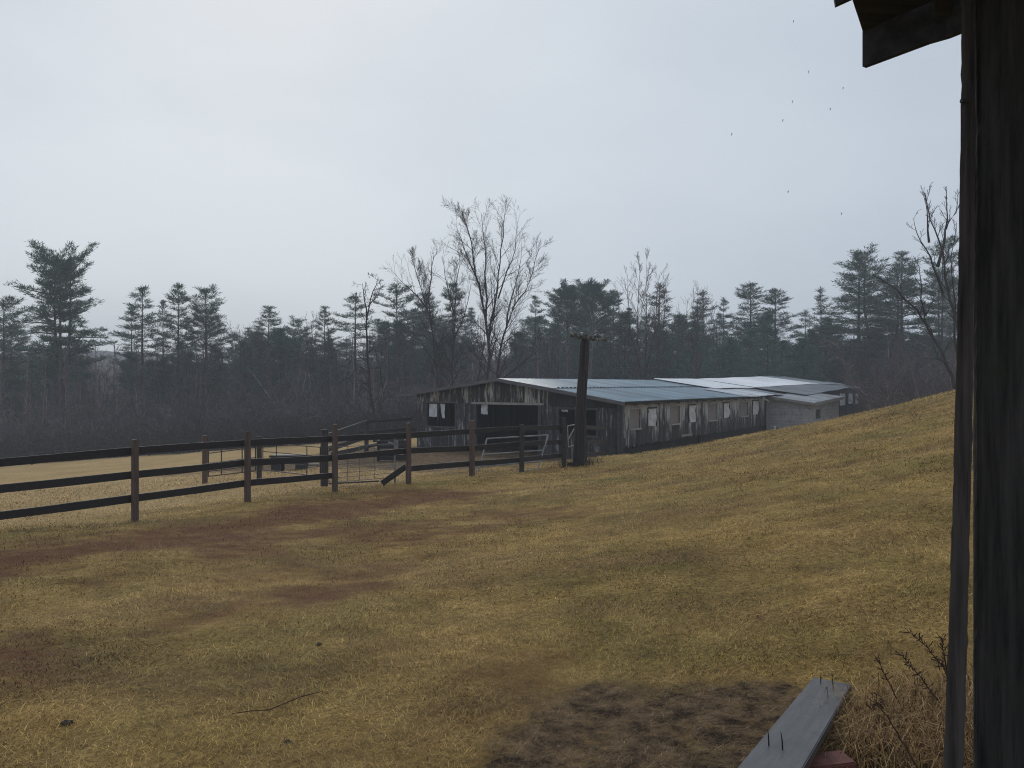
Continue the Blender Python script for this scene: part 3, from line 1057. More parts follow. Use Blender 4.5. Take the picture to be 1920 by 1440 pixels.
    t.color(t.mix(0.6, c, t.ramp(t.island(), [(0, 0.35), (0.8, 1.2), (0.93, 2.0), (1, 4.0)]), 'MULTIPLY'))
    t.rough(0.9)
    for i in range(3):
        mb = MB()
        pts, rad = limb(Vector((0, 0, -0.1)), Vector((random.gauss(0, .08), random.gauss(0, .08), 1)).normalized(), 8.5, 0.075, 0.018, 0.01, 0.035, 8)
        mb.tube([tuple(p) for p in pts], rad, 5, False)
        sprout(mb, pts, rad, 12, 1, 2, 1.7, (25, 60), 0.04, 0.35, 0.010)
        protos.append(mb_arrays(mb))
    places = []
    for i in range(230):
        y = random.uniform(59, 78)
        x = random.uniform(-0.70, 0.10) * y
        if y > 59 + 0.10 * x + 3 * math.sin(x * 0.11):
            places.append((random.randrange(6, 9), x, y, -0.1, random.uniform(0, 6.28), random.uniform(0.7, 1.3), random.uniform(0.55, 1.15)))
    n = 0
    while n < 1400:
        y = random.uniform(58, 102) if n % 3 else random.uniform(57, 70)
        x = random.uniform(-0.72, 0.66) * y
        edge = 58 + 0.10 * x + 3 * math.sin(x * 0.11)
        if y < edge:
            continue
        lx = (x - P1[0]) * BX[0] + (y - P1[1]) * BX[1]
        ly = (x - P1[0]) * BY[0] + (y - P1[1]) * BY[1]
        if -13 < lx < 4 and -2 < ly < 52:
            continue
        places.append((random.randrange(6), x, y, -0.1, random.uniform(0, 6.28), random.uniform(0.8, 1.4), random.uniform(0.45, 1.0) * (0.85 if y < 64 else 0.95) * (1.0 if x < 0 else 0.62)))
        n += 1
    px_ = np.array([p[1] for p in places]); py_ = np.array([p[2] for p in places])
    zz = Hs(px_, py_)
    places = [(p[0], p[1], p[2], zz[i] - 0.1, p[4], p[5], p[6]) for i, p in enumerate(places)]
    o = mass_of(protos, 'thicket_undergrowth', t.m, places)
    o['kind'] = 'stuff'
    o['label'] = 'dense purplish brown thicket of bare saplings along the woods edge'
    # right side brush behind the crest, nearer
    places = []
    for i in range(230):
        y = random.uniform(48, 75)
        x = (random.uniform(1640, 1960) - 960) / F * y
        places.append((random.randrange(6), x, y, gz(x, y) - 0.1, random.uniform(0, 6.28), random.uniform(0.7, 1.2), random.uniform(0.4, 1.0)))
    o = mass_of(protos, 'brush_undergrowth', t.m, places)
    o['kind'] = 'stuff'
    o['label'] = 'brown leafless brush behind the grassy crest beside the shed post'
    # brambles / tall weeds at the foot of the thicket
    places = []
    for i in range(420):
        x = random.uniform(-46, 2)
        y = 57.5 + 0.10 * x + 3 * math.sin(x * 0.11) + random.uniform(-1.5, 4.0)
        places.append((random.randrange(6), x, y, 0, random.uniform(0, 6.28), random.uniform(0.5, 0.9), random.uniform(0.18, 0.42)))
    zz = Hs(np.array([p[1] for p in places]), np.array([p[2] for p in places]))
    places = [(p[0], p[1], p[2], zz[i] - 0.1, p[4], p[5], p[6]) for i, p in enumerate(places)]
    o = mass_of(protos, 'bramble_undergrowth', bark_dark, places)
    o['kind'] = 'stuff'
    o['label'] = 'low dark brambles where the far field meets the woods'
    # far woods behind, one mass
    places = []
    for i in range(1300):
        y = random.uniform(104, 165)
        x = random.uniform(-0.74, 0.72) * y
        places.append((random.randrange(6), x, y, 0, random.uniform(0, 6.28), random.uniform(1.4, 2.2), random.uniform(1.3, 2.1)))
    zz = Hs(np.array([p[1] for p in places]), np.array([p[2] for p in places]))
    places = [(p[0], p[1], p[2], zz[i] - 0.1, p[4], p[5], p[6]) for i, p in enumerate(places)]
    o = mass_of(protos, 'far_woods', t.m, places)
    o['kind'] = 'stuff'
    o['label'] = 'hazy leafless woods far behind the tree line'
    # distant wooded hills
    N = 90
    V = []; Fc = []
    for j, yy in enumerate((170, 205, 240, 270, 280)):
        for i in range(N + 1):
            x = -280 + 560 * i / N
            k = (0, 0.35, 0.8, 1, 0.9)[j]
            hgt = 11 + 4 * math.sin(x * 0.017 + 5.6) + 2.5 * math.sin(x * 0.043 + 1) + random.uniform(-0.5, 0.5) * (j > 0)
            V.append((x, yy, -6 + k * (hgt + 6)))
    for j in range(4):
        for i in range(N):
            a = j * (N + 1) + i
            Fc.append((a, a + 1, a + N + 2, a + N + 1))
    mb = MB(); mb.v = V; mb.f = Fc
    o = mb.build('hills', plain('far_hill_woods', (0.05, 0.05, 0.045), 0.95, 0, 0.5, 0.12), None, True)
    o['kind'] = 'structure'
    o['label'] = 'low wooded hills fading into mist'


# ------------------------------------------------------------------ barn
def gab(u, v):
    """pixel -> (x, z) in barn coordinates on the gable plane"""
    dx, dz = (u - 960) / F, -(v - 720) / F
    k = (P1[0] * BY[0] + P1[1] * BY[1]) / (dx * BY[0] + BY[1])
    X, Y = dx * k - P1[0], k - P1[1]
    return X * BX[0] + Y * BX[1], CZ + dz * k - BZ


def side(u, v, x0=0.0):
    """pixel -> (y, z) on the wall plane x = x0"""
    dx, dz = (u - 960) / F, -(v - 720) / F
    k = (P1[0] * BX[0] + P1[1] * BX[1] + x0) / (dx * BX[0] + BX[1])
    X, Y = dx * k - P1[0], k - P1[1]
    return X * BY[0] + Y * BY[1], CZ + dz * k - BZ


def boards(mb, a0, a1, zlo, zhi, openings, plane, w=0.2, th=0.026, ragged=0.0, gap=0.006, depth=0.0):
    """vertical boards along an axis; plane(a, depth, z) -> point; zhi is a function of a"""
    cuts = [a0, a1]
    for o in openings:
        cuts += [o[0], o[1]]
    cuts = sorted(c for c in set(cuts) if a0 <= c <= a1)
    for c0, c1 in zip(cuts[:-1], cuts[1:]):
        n = max(1, round((c1 - c0) / w))
        edges = [c0] + [c0 + (c1 - c0) * (i + random.uniform(-0.15, 0.15)) / n for i in range(1, n)] + [c1]
        for e0, e1 in zip(edges[:-1], edges[1:]):
            mid = (e0 + e1) / 2
            spans = [(zlo + random.uniform(-ragged, ragged), None)]
            lo = spans[0][0]
            hi = lambda q: zhi(q)
            segs = []
            cur = lo
            for o in sorted([o for o in openings if o[0] - 1e-6 <= mid <= o[1] + 1e-6], key=lambda o: o[2]):
                if o[2] - cur > 0.02:
                    segs.append((cur, o[2], o[2]))
                cur = max(cur, o[3])
            segs.append((cur, zhi(e0), zhi(e1)))
            off = depth + random.uniform(-0.008, 0.008)
            g = gap * random.uniform(0.2, 1.6)
            for s0, t0, t1 in segs:
                if min(t0, t1) - s0 < 0.02:
                    continue
                A, B = e0 + g / 2, e1 - g / 2
                mb.hexa([plane(A, off, s0), plane(B, off, s0), plane(B, off + th, s0), plane(A, off + th, s0),
                         plane(A, off, t0), plane(B, off, t1), plane(B, off + th, t1), plane(A, off + th, t0)])


def corrugated(mb, y0, y1, prof, period=0.12, amp=0.014, step=6, ragged=None, wav=0.0):
    """roof sheet: prof = list of (x, z) down the slope, ridges run down the slope; prof may be a function of y"""
    n = int((y1 - y0) / period * step)
    rows = None
    b = len(mb.v)
    for i in range(n + 1):
        y = y0 + (y1 - y0) * i / n
        pr = prof(y) if callable(prof) else prof
        rows = len(pr)
        w = amp * math.sin(2 * math.pi * y / period)
        for j, (x, z) in enumerate(pr):
            xx = x
            if ragged and j == rows - 1:
                xx = x + ragged(y)
            mb.v.append((xx, y, z + w + wav * math.sin(y * 0.9 + j)))
    m = len(mb.v) - b
    # lower skin
    for k in range(m):
        x, y, z = mb.v[b + k]
        mb.v.append((x, y, z - 0.012))
    for i in range(n):
        for j in range(rows - 1):
            a = b + i * rows + j
            mb.f.append((a, a + rows, a + rows + 1, a + 1))
            c = a + m
            mb.f.append((c, c + 1, c + rows + 1, c + rows))
        for j in (0, rows - 1):
            a = b + i * rows + j
            mb.f.append((a, a + rows, a + rows + m, a + m))
    for i in (0, n):
        for j in range(rows - 1):
            a = b + i * rows + j
            mb.f.append((a, a + 1, a + 1 + m, a + m))


def roof_mat(name, c, rough=0.5, rust=0.0, metal=0.0, sheet=0.95, spread=0.30):
    t = NT(name)
    p = t.pos()
    sepx = t.n('ShaderNodeSeparateXYZ')
    t.l(p, sepx.inputs[0])
    fl = t.math('FLOOR', t.math('MULTIPLY', sepx.outputs[1], 1 / sheet))
    fx = t.math('FLOOR', t.math('MULTIPLY', t.math('ADD', sepx.outputs[0], 2.9), 1 / 2.75))
    cmb = t.n('ShaderNodeCombineXYZ')
    t.l(fl, cmb.inputs[0]); t.l(fx, cmb.inputs[1])
    wn = t.n('ShaderNodeTexWhiteNoise')
    t.l(cmb.outputs[0], wn.inputs['Vector'])
    k = t.ramp(wn.outputs['Value'], [(0, 1 - spread), (1, 1 + spread)])
    col = t.mix(1.0, c, k, 'MULTIPLY')
    st = t.noise(t.mapping(p, (0.35, 3.0, 0.35)), 1.6, 5, 0.65)
    col = t.mix(0.5, col, t.ramp(st, [(0.3, 0.7), (0.7, 1.2)]), 'MULTIPLY')
    if rust:
        rn = t.noise(t.mapping(p, (0.5, 1.2, 0.5)), 1.1, 6, 0.7)
        col = t.mix(t.ramp(rn, [(0.5, 0.0), (0.75, rust)]), col, (0.095, 0.092, 0.092))
    t.color(col)
    t.rough(rough)
    t.b.inputs['Metallic'].default_value = metal
    t.b.inputs['Specular IOR Level'].default_value = 0.5
    return t.m


def build_barn():
    RZ = 3.32        # ridge height
    XL = -10.9

    def zroof(x):
        return RZ - 0.148 * (x + 5.9) if x > -5.9 else RZ - 0.125 * (-5.9 - x)
    w_gab = wood('barn_boards_bare', (0.018, 0.016, 0.018), (0.085, 0.077, 0.083), 2, 26, (0.40, 0.385, 0.385), 0.53, 0.66)
    w_up = wood('barn_boards_flaking', (0.018, 0.016, 0.015), (0.07, 0.062, 0.058), 2, 26, (0.46, 0.42, 0.36), 0.50, 0.60)
    w_side = wood('barn_boards_painted', (0.020, 0.018, 0.020), (0.10, 0.092, 0.094), 2, 26, (0.50, 0.49, 0.48), 0.47, 0.60, wear=0.12)
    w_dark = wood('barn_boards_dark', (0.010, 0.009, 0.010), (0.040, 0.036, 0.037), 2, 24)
    w_trim = wood('barn_trim', (0.035, 0.031, 0.032), (0.10, 0.092, 0.09), 0, 24)
    w_sash = wood('sash_wood', (0.16, 0.15, 0.14), (0.40, 0.385, 0.36), 2, 24)
    pane_m = NT('dusty_glazing')
    n = pane_m.noise(pane_m.pos(), 5, 4)
    pane_m.color(pane_m.mix(n, (0.17, 0.152, 0.142), (0.29, 0.262, 0.245)))
    pane_m.rough(0.35)
    pane_m = pane_m.m
    tarp = NT('white_plastic')
    nn = tarp.noise(tarp.mapping(tarp.pos(), (1, 1, 1), rot=(0.7, 0.4, 0.3)), 4.5, 4, 0.6)
    tarp.color(tarp.mix(tarp.ramp(nn, [(0.35, 0.0), (0.65, 1.0)]), (0.48, 0.48, 0.50), (0.68, 0.68, 0.70)))
    tarp.rough(0.4)
    tarp.bump(nn, 0.6, 0.03)
    tarp = tarp.m
    blue = roof_mat('roof_blue_steel', (0.20, 0.275, 0.33), 0.26, 0.22)
    pale = roof_mat('roof_pale_steel', (0.60, 0.63, 0.66), 0.28, 0.25)
    white = roof_mat('roof_white_steel', (0.92, 0.93, 0.95), 0.24, 0.05, spread=0.08)
    grey = roof_mat('roof_grey_steel', (0.27, 0.30, 0.325), 0.5, 0.3)
    tar = roof_mat('roof_tar', (0.145, 0.16, 0.18), 0.6, 0.5)

    root = thing('old_barn', 'long weathered grey barn with blue metal roof and open gable doorway', 'barn', (P1[0], P1[1], BZ), BT)
    YE = 24.6
    pg = lambda a, dpt, z: (a, -dpt, z)          # gable: outward is -y
    # ---- gable
    x0, z1 = gab(802, 755); x1, z0 = gab(854, 800)
    op1 = (x0, x1, z0, z1)
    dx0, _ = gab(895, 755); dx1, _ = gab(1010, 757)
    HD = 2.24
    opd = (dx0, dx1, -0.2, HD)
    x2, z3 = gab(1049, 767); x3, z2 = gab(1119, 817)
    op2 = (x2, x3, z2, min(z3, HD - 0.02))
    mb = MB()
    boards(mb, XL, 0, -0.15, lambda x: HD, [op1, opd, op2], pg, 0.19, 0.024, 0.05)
    mb.build('gable_wall', w_gab, root)
    mb = MB()
    boards(mb, XL, -8.6, HD - 0.02, lambda x: zroof(x) - 0.04, [], pg, 0.16, 0.024, 0.03, depth=0.03)
    boards(mb, -8.6, -3.3, HD - 0.02, lambda x: zroof(x) - 0.04, [], pg, 0.13, 0.024, 0.02, depth=0.032)
    mb.build('gable_head_boards', w_up, root)
    mb = MB()
    boards(mb, -3.3, 0, HD - 0.12, lambda x: zroof(x) - 0.04, [], pg, 0.3, 0.024, 0.02, depth=0.03)
    mb.build('gable_head_boards', w_dark, root)
    # door posts, lintel, window rails
    mb = MB()
    for xx in (dx0 - 0.09, dx1 + 0.09):
        mb.box((xx, -0.055, HD / 2 - 0.1), (0.075, 0.03, HD / 2 + 0.07))
    mb.build('door_frame', w_trim, root)
    mb = MB()
    mb.box(((dx0 + dx1) / 2, -0.075, HD - 0.02), ((dx1 - dx0) / 2 + 0.3, 0.02, 0.05))
    mb.build('door_lintel', w_sash, root)
    for o in (op1, op2):
        mb = MB()
        for xx in (o[0] - 0.05, o[1] + 0.05):
            mb.box((xx, -0.045, (o[2] + o[3]) / 2), (0.045, 0.02, (o[3] - o[2]) / 2 + 0.05))
        mb.box(((o[0] + o[1]) / 2, -0.048, o[2] - 0.04), ((o[1] - o[0]) / 2 + 0.1, 0.024, 0.04))
        mb.box(((o[0] + o[1]) / 2, -0.048, o[3] + 0.035), ((o[1] - o[0]) / 2 + 0.1, 0.022, 0.035))
        mb.build('window_frame', w_trim, root)
    mb = MB()
    mxx = op1[0] + (op1[1] - op1[0]) * 0.38
    mb.box((mxx, -0.02, (op1[2] + op1[3]) / 2), (0.03, 0.02, (op1[3] - op1[2]) / 2))
    mb.build('window_post', w_dark, root)
    # torn plastic sheets

    def sheet(u0, v0, u1, v1, y, label, tear=0.0):
        a, zt = gab(u0, v0); b, zb = gab(u1, v1)
        s = MB()
        nx, nz = 8, 10
        for k in range(2):
            for j in range(nz + 1):
                for i in range(nx + 1):
                    f = i / nx; g = j / nz
                    xx = a + (b - a) * (f if not tear else f * (1 - tear * g) + tear * g * (1 if tear > 0 else 0))
                    s.v.append((xx + 0.01 * math.sin(9 * g), y + k * 0.006 + 0.02 * math.sin(7 * f + 5 * g) * g, zt + (zb - zt) * g + 0.02 * math.sin(11 * f) * g))
        q = (nx + 1) * (nz + 1)
        for k in range(2):
            for j in range(nz):
                for i in range(nx):
                    c = k * q + j * (nx + 1) + i
                    s.f.append((c, c + 1, c + nx + 2, c + nx + 1) if k else (c, c + nx + 1, c + nx + 2, c + 1))
        o = s.build('plastic_sheet', tarp, root, True)
        o['label'] = label
    sheet(804, 757, 822, 782, 0.03, 'white plastic sheet in the left gable window')
    sheet(824, 757, 833, 784, 0.035, 'torn strip of white plastic in the left gable window', 0.5)
    sheet(901, 754, 913, 777, 0.05, 'white plastic rag hanging from the door lintel')
    sheet(1052, 768, 1064, 772, 0.02, 'white scrap at the head of the right gable window')
    # ---- right side wall
    ps = lambda a, dpt, z: (dpt, a, z)
    wins = []
    for (ua, va, ub, vb) in ((1181, 767, 1199, 803), (1213.5, 766, 1229, 799), (1257, 761, 1273, 794), (1290.5, 760, 1303, 791), (1327.5, 757.5, 1343, 787.5), (1355.5, 756, 1366.5, 783), (1387.5, 753.5, 1401, 779.5), (1410, 752, 1421, 777.5)):
        y0, zt = side(ua, va); y1, _ = side(ub, va)
        _, zb = side((ua + ub) / 2, vb)
        zt = side((ua + ub) / 2, va)[1]
        wins.append((y0, y1, zb, zt))
    mb = MB()
    boards(mb, 0.02, 20.6, 0.50, lambda y: 2.40, wins, ps, 0.23, 0.025, 0.05)
    mb.build('side_wall', w_side, root)
    for i, (y0, y1, zb, zt) in enumerate(wins):
        fr = MB()
        fr.box((0.035, y0 - 0.03, (zb + zt) / 2), (0.02, 0.03, (zt - zb) / 2 + 0.03))
        fr.box((0.035, y1 + 0.03, (zb + zt) / 2), (0.02, 0.03, (zt - zb) / 2 + 0.03))
        fr.box((0.04, (y0 + y1) / 2, zt + 0.03), (0.022, (y1 - y0) / 2 + 0.06, 0.03))
        if i % 2 == 0:
            fr.box((0.05, (y0 + y1) / 2, zb - 0.035), (0.04, (y1 - y0) / 2 + 0.07, 0.035))
        f = fr.build('window', w_sash if i % 2 == 0 else w_dark, root)
        pn = MB()
        nx, nz = 8, 10
        wob = 0.0 if i % 2 == 0 else 0.018
        for k in range(2):
            for jj in range(nz + 1):
                for ii in range(nx + 1):
                    a, g = ii / nx, jj / nz
                    bulge = wob * math.sin(5 * a + 6 * g + i) + wob * math.sin(9 * g - 4 * a)
                    drop = (0.02 if i % 2 else 0) * g * math.sin(3 * a + i)
                    pn.v.append(((-0.01 if i % 2 == 0 else 0.045) + bulge - k * 0.008, y0 + (y1 - y0) * a, zt + (zb - zt) * g + drop))
        q = (nx + 1) * (nz + 1)
        for k in range(2):
            for jj in range(nz):
                for ii in range(nx):
                    c = k * q + jj * (nx + 1) + ii
                    pn.f.append((c, c + nx + 1, c + nx + 2, c + 1) if k == 0 else (c, c + 1, c + nx + 2, c + nx + 1))
        o = pn.build('pane' if i % 2 == 0 else 'plastic_cover', pane_m if i % 2 == 0 else tarp, f, True)
    mb = MB()
    boards(mb, 0.02, 20.6, -0.2, lambda y: 0.58, [], ps, 0.9, 0.03, 0.0, depth=-0.09)
    mb.build('footing', w_dark, root)
    mb = MB()
    mb.box((0.05, 7.2, 0.62), (0.02, 0.7, 0.05))
    mb.build('loose_board', w_sash, root)
    mb = MB()
    mb.box((-0.03, -0.065, 1.1), (0.07, 0.03, 1.3))
    mb.box((0.055, 0.03, 1.1), (0.03, 0.08, 1.3))
    mb.build('corner_board', w_trim, root)
    mb = MB()
    boards(mb, 0.0, YE, -0.2, lambda y: 2.62, [], lambda a, dpt, z: (XL - dpt, a, z), 0.25)
    mb.build('far_side_wall', w_dark, root)
    mb = MB()
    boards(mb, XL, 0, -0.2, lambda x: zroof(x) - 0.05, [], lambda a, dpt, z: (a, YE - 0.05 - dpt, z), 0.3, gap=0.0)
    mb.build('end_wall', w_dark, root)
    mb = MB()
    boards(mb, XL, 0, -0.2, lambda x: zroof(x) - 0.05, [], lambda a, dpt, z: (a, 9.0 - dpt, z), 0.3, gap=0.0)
    mb.build('added_inner_wall', wood('shade_black_boards', (0.006, 0.006, 0.006), (0.016, 0.015, 0.015), 2, 20), root)  # wall added to block the interior; near-black colour stands in for its shade
    # ---- roof
    mb = MB()
    corrugated(mb, -0.35, 17.2, [(-5.9, RZ + 0.03), (-4.5, zroof(-4.5) + 0.03), (-3.0, zroof(-3.0) + 0.03)])
    mb.build('roof_sheets', blue, root)
    mb = MB()
    corrugated(mb, -0.38, 17.25, [(-3.15, zroof(-3.15) + 0.0), (-1.6, zroof(-1.6) + 0.0), (0.36, zroof(0.36) + 0.0)], ragged=lambda y: 0.02 * math.sin(y * 6.6) + 0.03 * math.sin(y * 1.7))
    mb.build('roof_sheets', blue, root)
    mb = MB()
    corrugated(mb, 17.0, YE + 0.02, [(-5.95, RZ + 0.14), (-4.0, zroof(-4) + 0.13), (-1.9, zroof(-1.9) + 0.13)], wav=0.01)
    o = mb.build('roof_sheets', white, root)
    o['label'] = 'bright white metal roof sheets'
    mb = MB()
    corrugated(mb, 15.2, 21.2, [(-2.1, zroof(-2.1) + 0.05), (-0.9, zroof(-0.9) + 0.045), (0.5, zroof(0.5) + 0.03)], ragged=lambda y: 0.09 * math.sin(y * 2.3) + 0.05 * math.sin(y * 5.1), wav=0.025)
    o = mb.build('roof_sheets', pale, root)
    o['label'] = 'pale buckled roof sheets along the ragged eave'
    mb = MB()
    corrugated(mb, 21.15, YE, [(-1.95, zroof(-1.95) + 0.04), (-0.6, zroof(-0.6) + 0.03), (0.6, zroof(0.6) + 0.03)], amp=0.008, wav=0.03)
    mb.build('roof_sheets', tar, root)
    mb = MB()
    corrugated(mb, -0.35, YE, [(-5.9, RZ + 0.02), (-8.5, zroof(-8.5) + 0.02), (-11.9, zroof(-11.9) + 0.02)], period=0.24)
    mb.build('roof_sheets', grey, root)
    mb = MB()
    mb.beam((-5.9, -0.37, RZ - 0.03), (0.38, -0.37, zroof(0.38) - 0.09), 0.035, 0.15)
    mb.beam((-5.9, -0.37, RZ - 0.03), (-11.95, -0.37, zroof(-11.95) - 0.06), 0.035, 0.15)
    mb.build('barge_board', wood('barge_wood', (0.07, 0.064, 0.066), (0.17, 0.16, 0.165), 0, 22), root)
    mb = MB()
    mb.beam((0.30, -0.3, zroof(0.3) - 0.09), (0.30, 20.6, zroof(0.3) - 0.09), 0.03, 0.12)
    mb.build('eave_board', w_dark, root)
    for yy in np.arange(1.0, 20.6, 1.2):
        pass
    mb = MB()
    for yy in np.arange(0.8, 20.6, 1.2):
        mb.beam((-5.9, yy, RZ - 0.10), (0.33, yy, zroof(0.33) - 0.13), 0.05, 0.12)
        mb.beam((-5.9, yy, RZ - 0.10), (XL - 0.3, yy, zroof(XL - 0.3) - 0.10), 0.05, 0.12)
    mb.build('rafters', w_dark, root)
    mb = MB()
    mb.beam((0.42, 18.6, 2.28), (0.52, 19.6, 2.02), 0.02, 0.10)
    mb.build('dangling_board', w_sash, root)
    # dark blocks standing in for nail shadows along the lap of the two sheet rows
    mb = MB()
    for y in np.arange(0.2, 17.0, 0.36):
        mb.box((-3.05, y, zroof(-3.05) + 0.05), (0.045, 0.05, 0.018))
    o = mb.build('nail_shadow_dashes', w_dark, root)
    o['kind'] = 'stuff'

    # ---- rear shed
    rr = thing('rear_shed', 'far shed at the barn end with white roof and white covered windows', 'shed', barn_w(0, YE), BT)
    Y2 = 47.7 - YE

    def rz(x, y):       # ridge climbs a little towards the far end
        ridge = 3.44 + 0.38 * min(1, max(0, y / 20))
        eave = 2.36 + 0.40 * min(1, max(0, y / 13))
        if x > -5.9:
            return ridge + (eave - ridge) * (x + 5.9) / 7.4
        return ridge - 0.12 * (-5.9 - x)
    mb = MB()
    ws = []
    for (ua, va, ub, vb) in ((1573.5, 737, 1583.5, 760), (1590, 737, 1597.5, 757), (1603, 738, 1608, 757)):
        y0, _ = side(ua, va, 1.1); y1, zt = side(ub, va, 1.1)
        zb = side((ua + ub) / 2, vb, 1.1)[1]
        ws.append((y0 - YE, y1 - YE, zb, zt))
    boards(mb, 0.02, Y2, -0.2, lambda y: 2.34 + 0.36 * min(1, max(0, y / 13)), ws, lambda a, dpt, z: (1.1 + dpt, a, z), 0.3)
    mb.build('side_wall', w_dark, rr)
    for y0, y1, zb, zt in ws:
        f = MB()
        f.box((1.145, (y0 + y1) / 2, zt + 0.04), (0.02, (y1 - y0) / 2 + 0.06, 0.04))
        f.box((1.145, (y0 + y1) / 2, zb - 0.04), (0.02, (y1 - y0) / 2 + 0.06, 0.04))
        fo = f.build('window', w_dark, rr)
        c = MB()
        c.hexa([(1.135, y0, zb), (1.16, y0, zb + 0.03), (1.16, y1, zb), (1.135, y1, zb), (1.135, y0, zt), (1.16, y0, zt), (1.16, y1, zt - 0.04), (1.135, y1, zt - 0.04)])
        c.build('plastic_cover', plain('white_sheet', (0.78, 0.78, 0.8), 0.5, 0, 0.08), fo)
    mb = MB()
    mb.beam((1.16, 17.0, 0.32), (1.16, 22.4, 0.32), 0.03, 0.30)
    o = mb.build('skirting_board', w_sash, rr)
    mb = MB()
    boards(mb, XL, 1.1, -0.2, lambda x: rz(x, Y2) - 0.06, [], lambda a, dpt, z: (a, Y2 - 0.05 + dpt, z), 0.3)
    boards(mb, 0.0, Y2, -0.2, lambda y: 2.7, [], lambda a, dpt, z: (XL - dpt, a, z), 0.3)
    mb.build('back_wall', w_dark, rr)
    mb = MB()
    corrugated(mb, 0.03, 15.6, lambda y: [(-5.95, rz(-5.95, y) + 0.03), (-4, rz(-4, y) + 0.03), (-1.9 + 0.06 * y, rz(-1.9 + 0.06 * y, y) + 0.03)], wav=0.008)
    o = mb.build('roof_sheets', white, rr)
    o['label'] = 'bright white metal roof sheets'
    mb = MB()
    corrugated(mb, 15.3, Y2 + 0.3, lambda y: [(-5.95, rz(-5.95, y) + 0.05), (-3, rz(-3, y) + 0.05), (-0.6, rz(-0.6, y) + 0.05)], period=0.2)
    mb.build('roof_sheets', grey, rr)
    mb = MB()
    corrugated(mb, 0.03, Y2 + 0.32, lambda y: [(-2.1, rz(-2.1, y)), (0, rz(0, y)), (1.5, rz(1.5, y))], period=0.2, amp=0.01, wav=0.02)
    mb.build('roof_sheets', tar, rr)
    mb = MB()
    corrugated(mb, 0.03, Y2 + 0.3, lambda y: [(-5.9, rz(-5.9, y) + 0.02), (-11.5, rz(-11.5, y) + 0.02)], period=0.3)
    mb.build('roof_sheets', grey, rr)
    mb = MB()
    mb.beam((-5.9, Y2 + 0.32, rz(-5.9, Y2) - 0.05), (1.5, Y2 + 0.32, rz(1.5, Y2) - 0.05), 0.03, 0.12)
    mb.build('barge_board', w_trim, rr)

    # ---- block lean-to
    ar = thing('block_annex', 'low grey block lean-to with flat tarred roof against the barn side', 'annex', barn_w(0, 20.62), BT)
    L = 8.1
    W = 2.75
    t = NT('painted_blocks')
    p = t.pos()
    br = t.n('ShaderNodeTexBrick')
    br.inputs['Scale'].default_value = 1.0
    br.inputs['Brick Width'].default_value = 0.4
    br.inputs['Row Height'].default_value = 0.2
    br.inputs['Mortar Size'].default_value = 0.012
    br.inputs['Color1'].default_value = (0.30, 0.295, 0.315, 1)
    br.inputs['Color2'].default_value = (0.37, 0.365, 0.385, 1)
    br.inputs['Mortar'].default_value = (0.26, 0.255, 0.27, 1)
    sx = t.n('ShaderNodeSeparateXYZ'); t.l(p, sx.inputs[0])
    cb = t.n('ShaderNodeCombineXYZ')
    t.l(t.math('ADD', sx.outputs[0], sx.outputs[1]), cb.inputs[0]); t.l(sx.outputs[2], cb.inputs[1])
    t.l(cb.outputs[0], br.inputs['Vector'])
    stn = t.noise(p, 2.2, 6, 0.75)
    t.color(t.mix(t.ramp(stn, [(0.52, 0.0), (0.66, 0.75)]), br.outputs['Color'], (0.12, 0.115, 0.12)))
    t.rough(0.9)
    block = t.m

    def az(x, y):
        return (2.38 + (2.02 - 2.38) * x / W) + 0.03 * y
    mb = MB()
    th = 0.2
    mb.hexa([(0.06, 0, -0.3), (W, 0, -0.3), (W, th, -0.3), (0.06, th, -0.3), (0.06, 0, az(0, 0) - .1), (W, 0, az(W, 0) - .1), (W, th, az(W, 0) - .1), (0.06, th, az(0, 0) - .1)])
    wy0, wzt = side(1530, 768, W); wy1, _ = side(1540, 768, W); wzb = side(1535, 785, W)[1]
    wy0 -= 20.62; wy1 -= 20.62

    def seg(ya, yb, za, zb0, zb1):
        mb.hexa([(W - th, ya, za), (W, ya, za), (W, yb, za), (W - th, yb, za), (W - th, ya, zb0), (W, ya, zb0), (W, yb, zb1), (W - th, yb, zb1)])
    seg(th, wy0, -0.3, az(W, th) - .1, az(W, wy0) - .1)
    seg(wy1, L, -0.3, az(W, wy1) - .1, az(W, L) - .1)
    seg(wy0, wy1, -0.3, wzb, wzb)
    seg(wy0, wy1, wzt, az(W, wy0) - .1, az(W, wy1) - .1)
    mb.hexa([(1.2, L - th, -0.3), (W - th, L - th, -0.3), (W - th, L, -0.3), (1.2, L, -0.3), (1.2, L - th, az(1.2, L) - .1), (W - th, L - th, az(W, L) - .1), (W - th, L, az(W, L) - .1), (1.2, L, az(1.2, L) - .1)])
    mb.build('block_wall', block, ar)
    mb = MB()
    mb.box((W - 0.12, (wy0 + wy1) / 2, (wzb + wzt) / 2), (0.015, (wy1 - wy0) / 2, (wzt - wzb) / 2))
    mb.build('window', plain('dark_pane', (0.03, 0.03, 0.034), 0.3), ar)
    # roof in strips so it is not a clean slab
    mb = MB()
    nseg = 12
    e = -0.35
    for i in range(nseg):
        ya = e + (L + 0.6) * i / nseg + 0.003; yb = e + (L + 0.6) * (i + 1) / nseg - 0.003
        dz = random.uniform(-0.012, 0.012)
        mb.hexa([(0.33, ya, az(0.33, ya) - .08 + dz), (W + 0.3, ya, az(W + .3, ya) - .08 + dz), (W + 0.3, yb, az(W + .3, yb) - .08 + dz), (0.33, yb, az(0.33, yb) - .08 + dz),
                 (0.33, ya, az(0.33, ya) + dz), (W + 0.3, ya, az(W + .3, ya) + dz), (W + 0.3, yb, az(W + .3, yb) + dz), (0.33, yb, az(0.33, yb) + dz)])
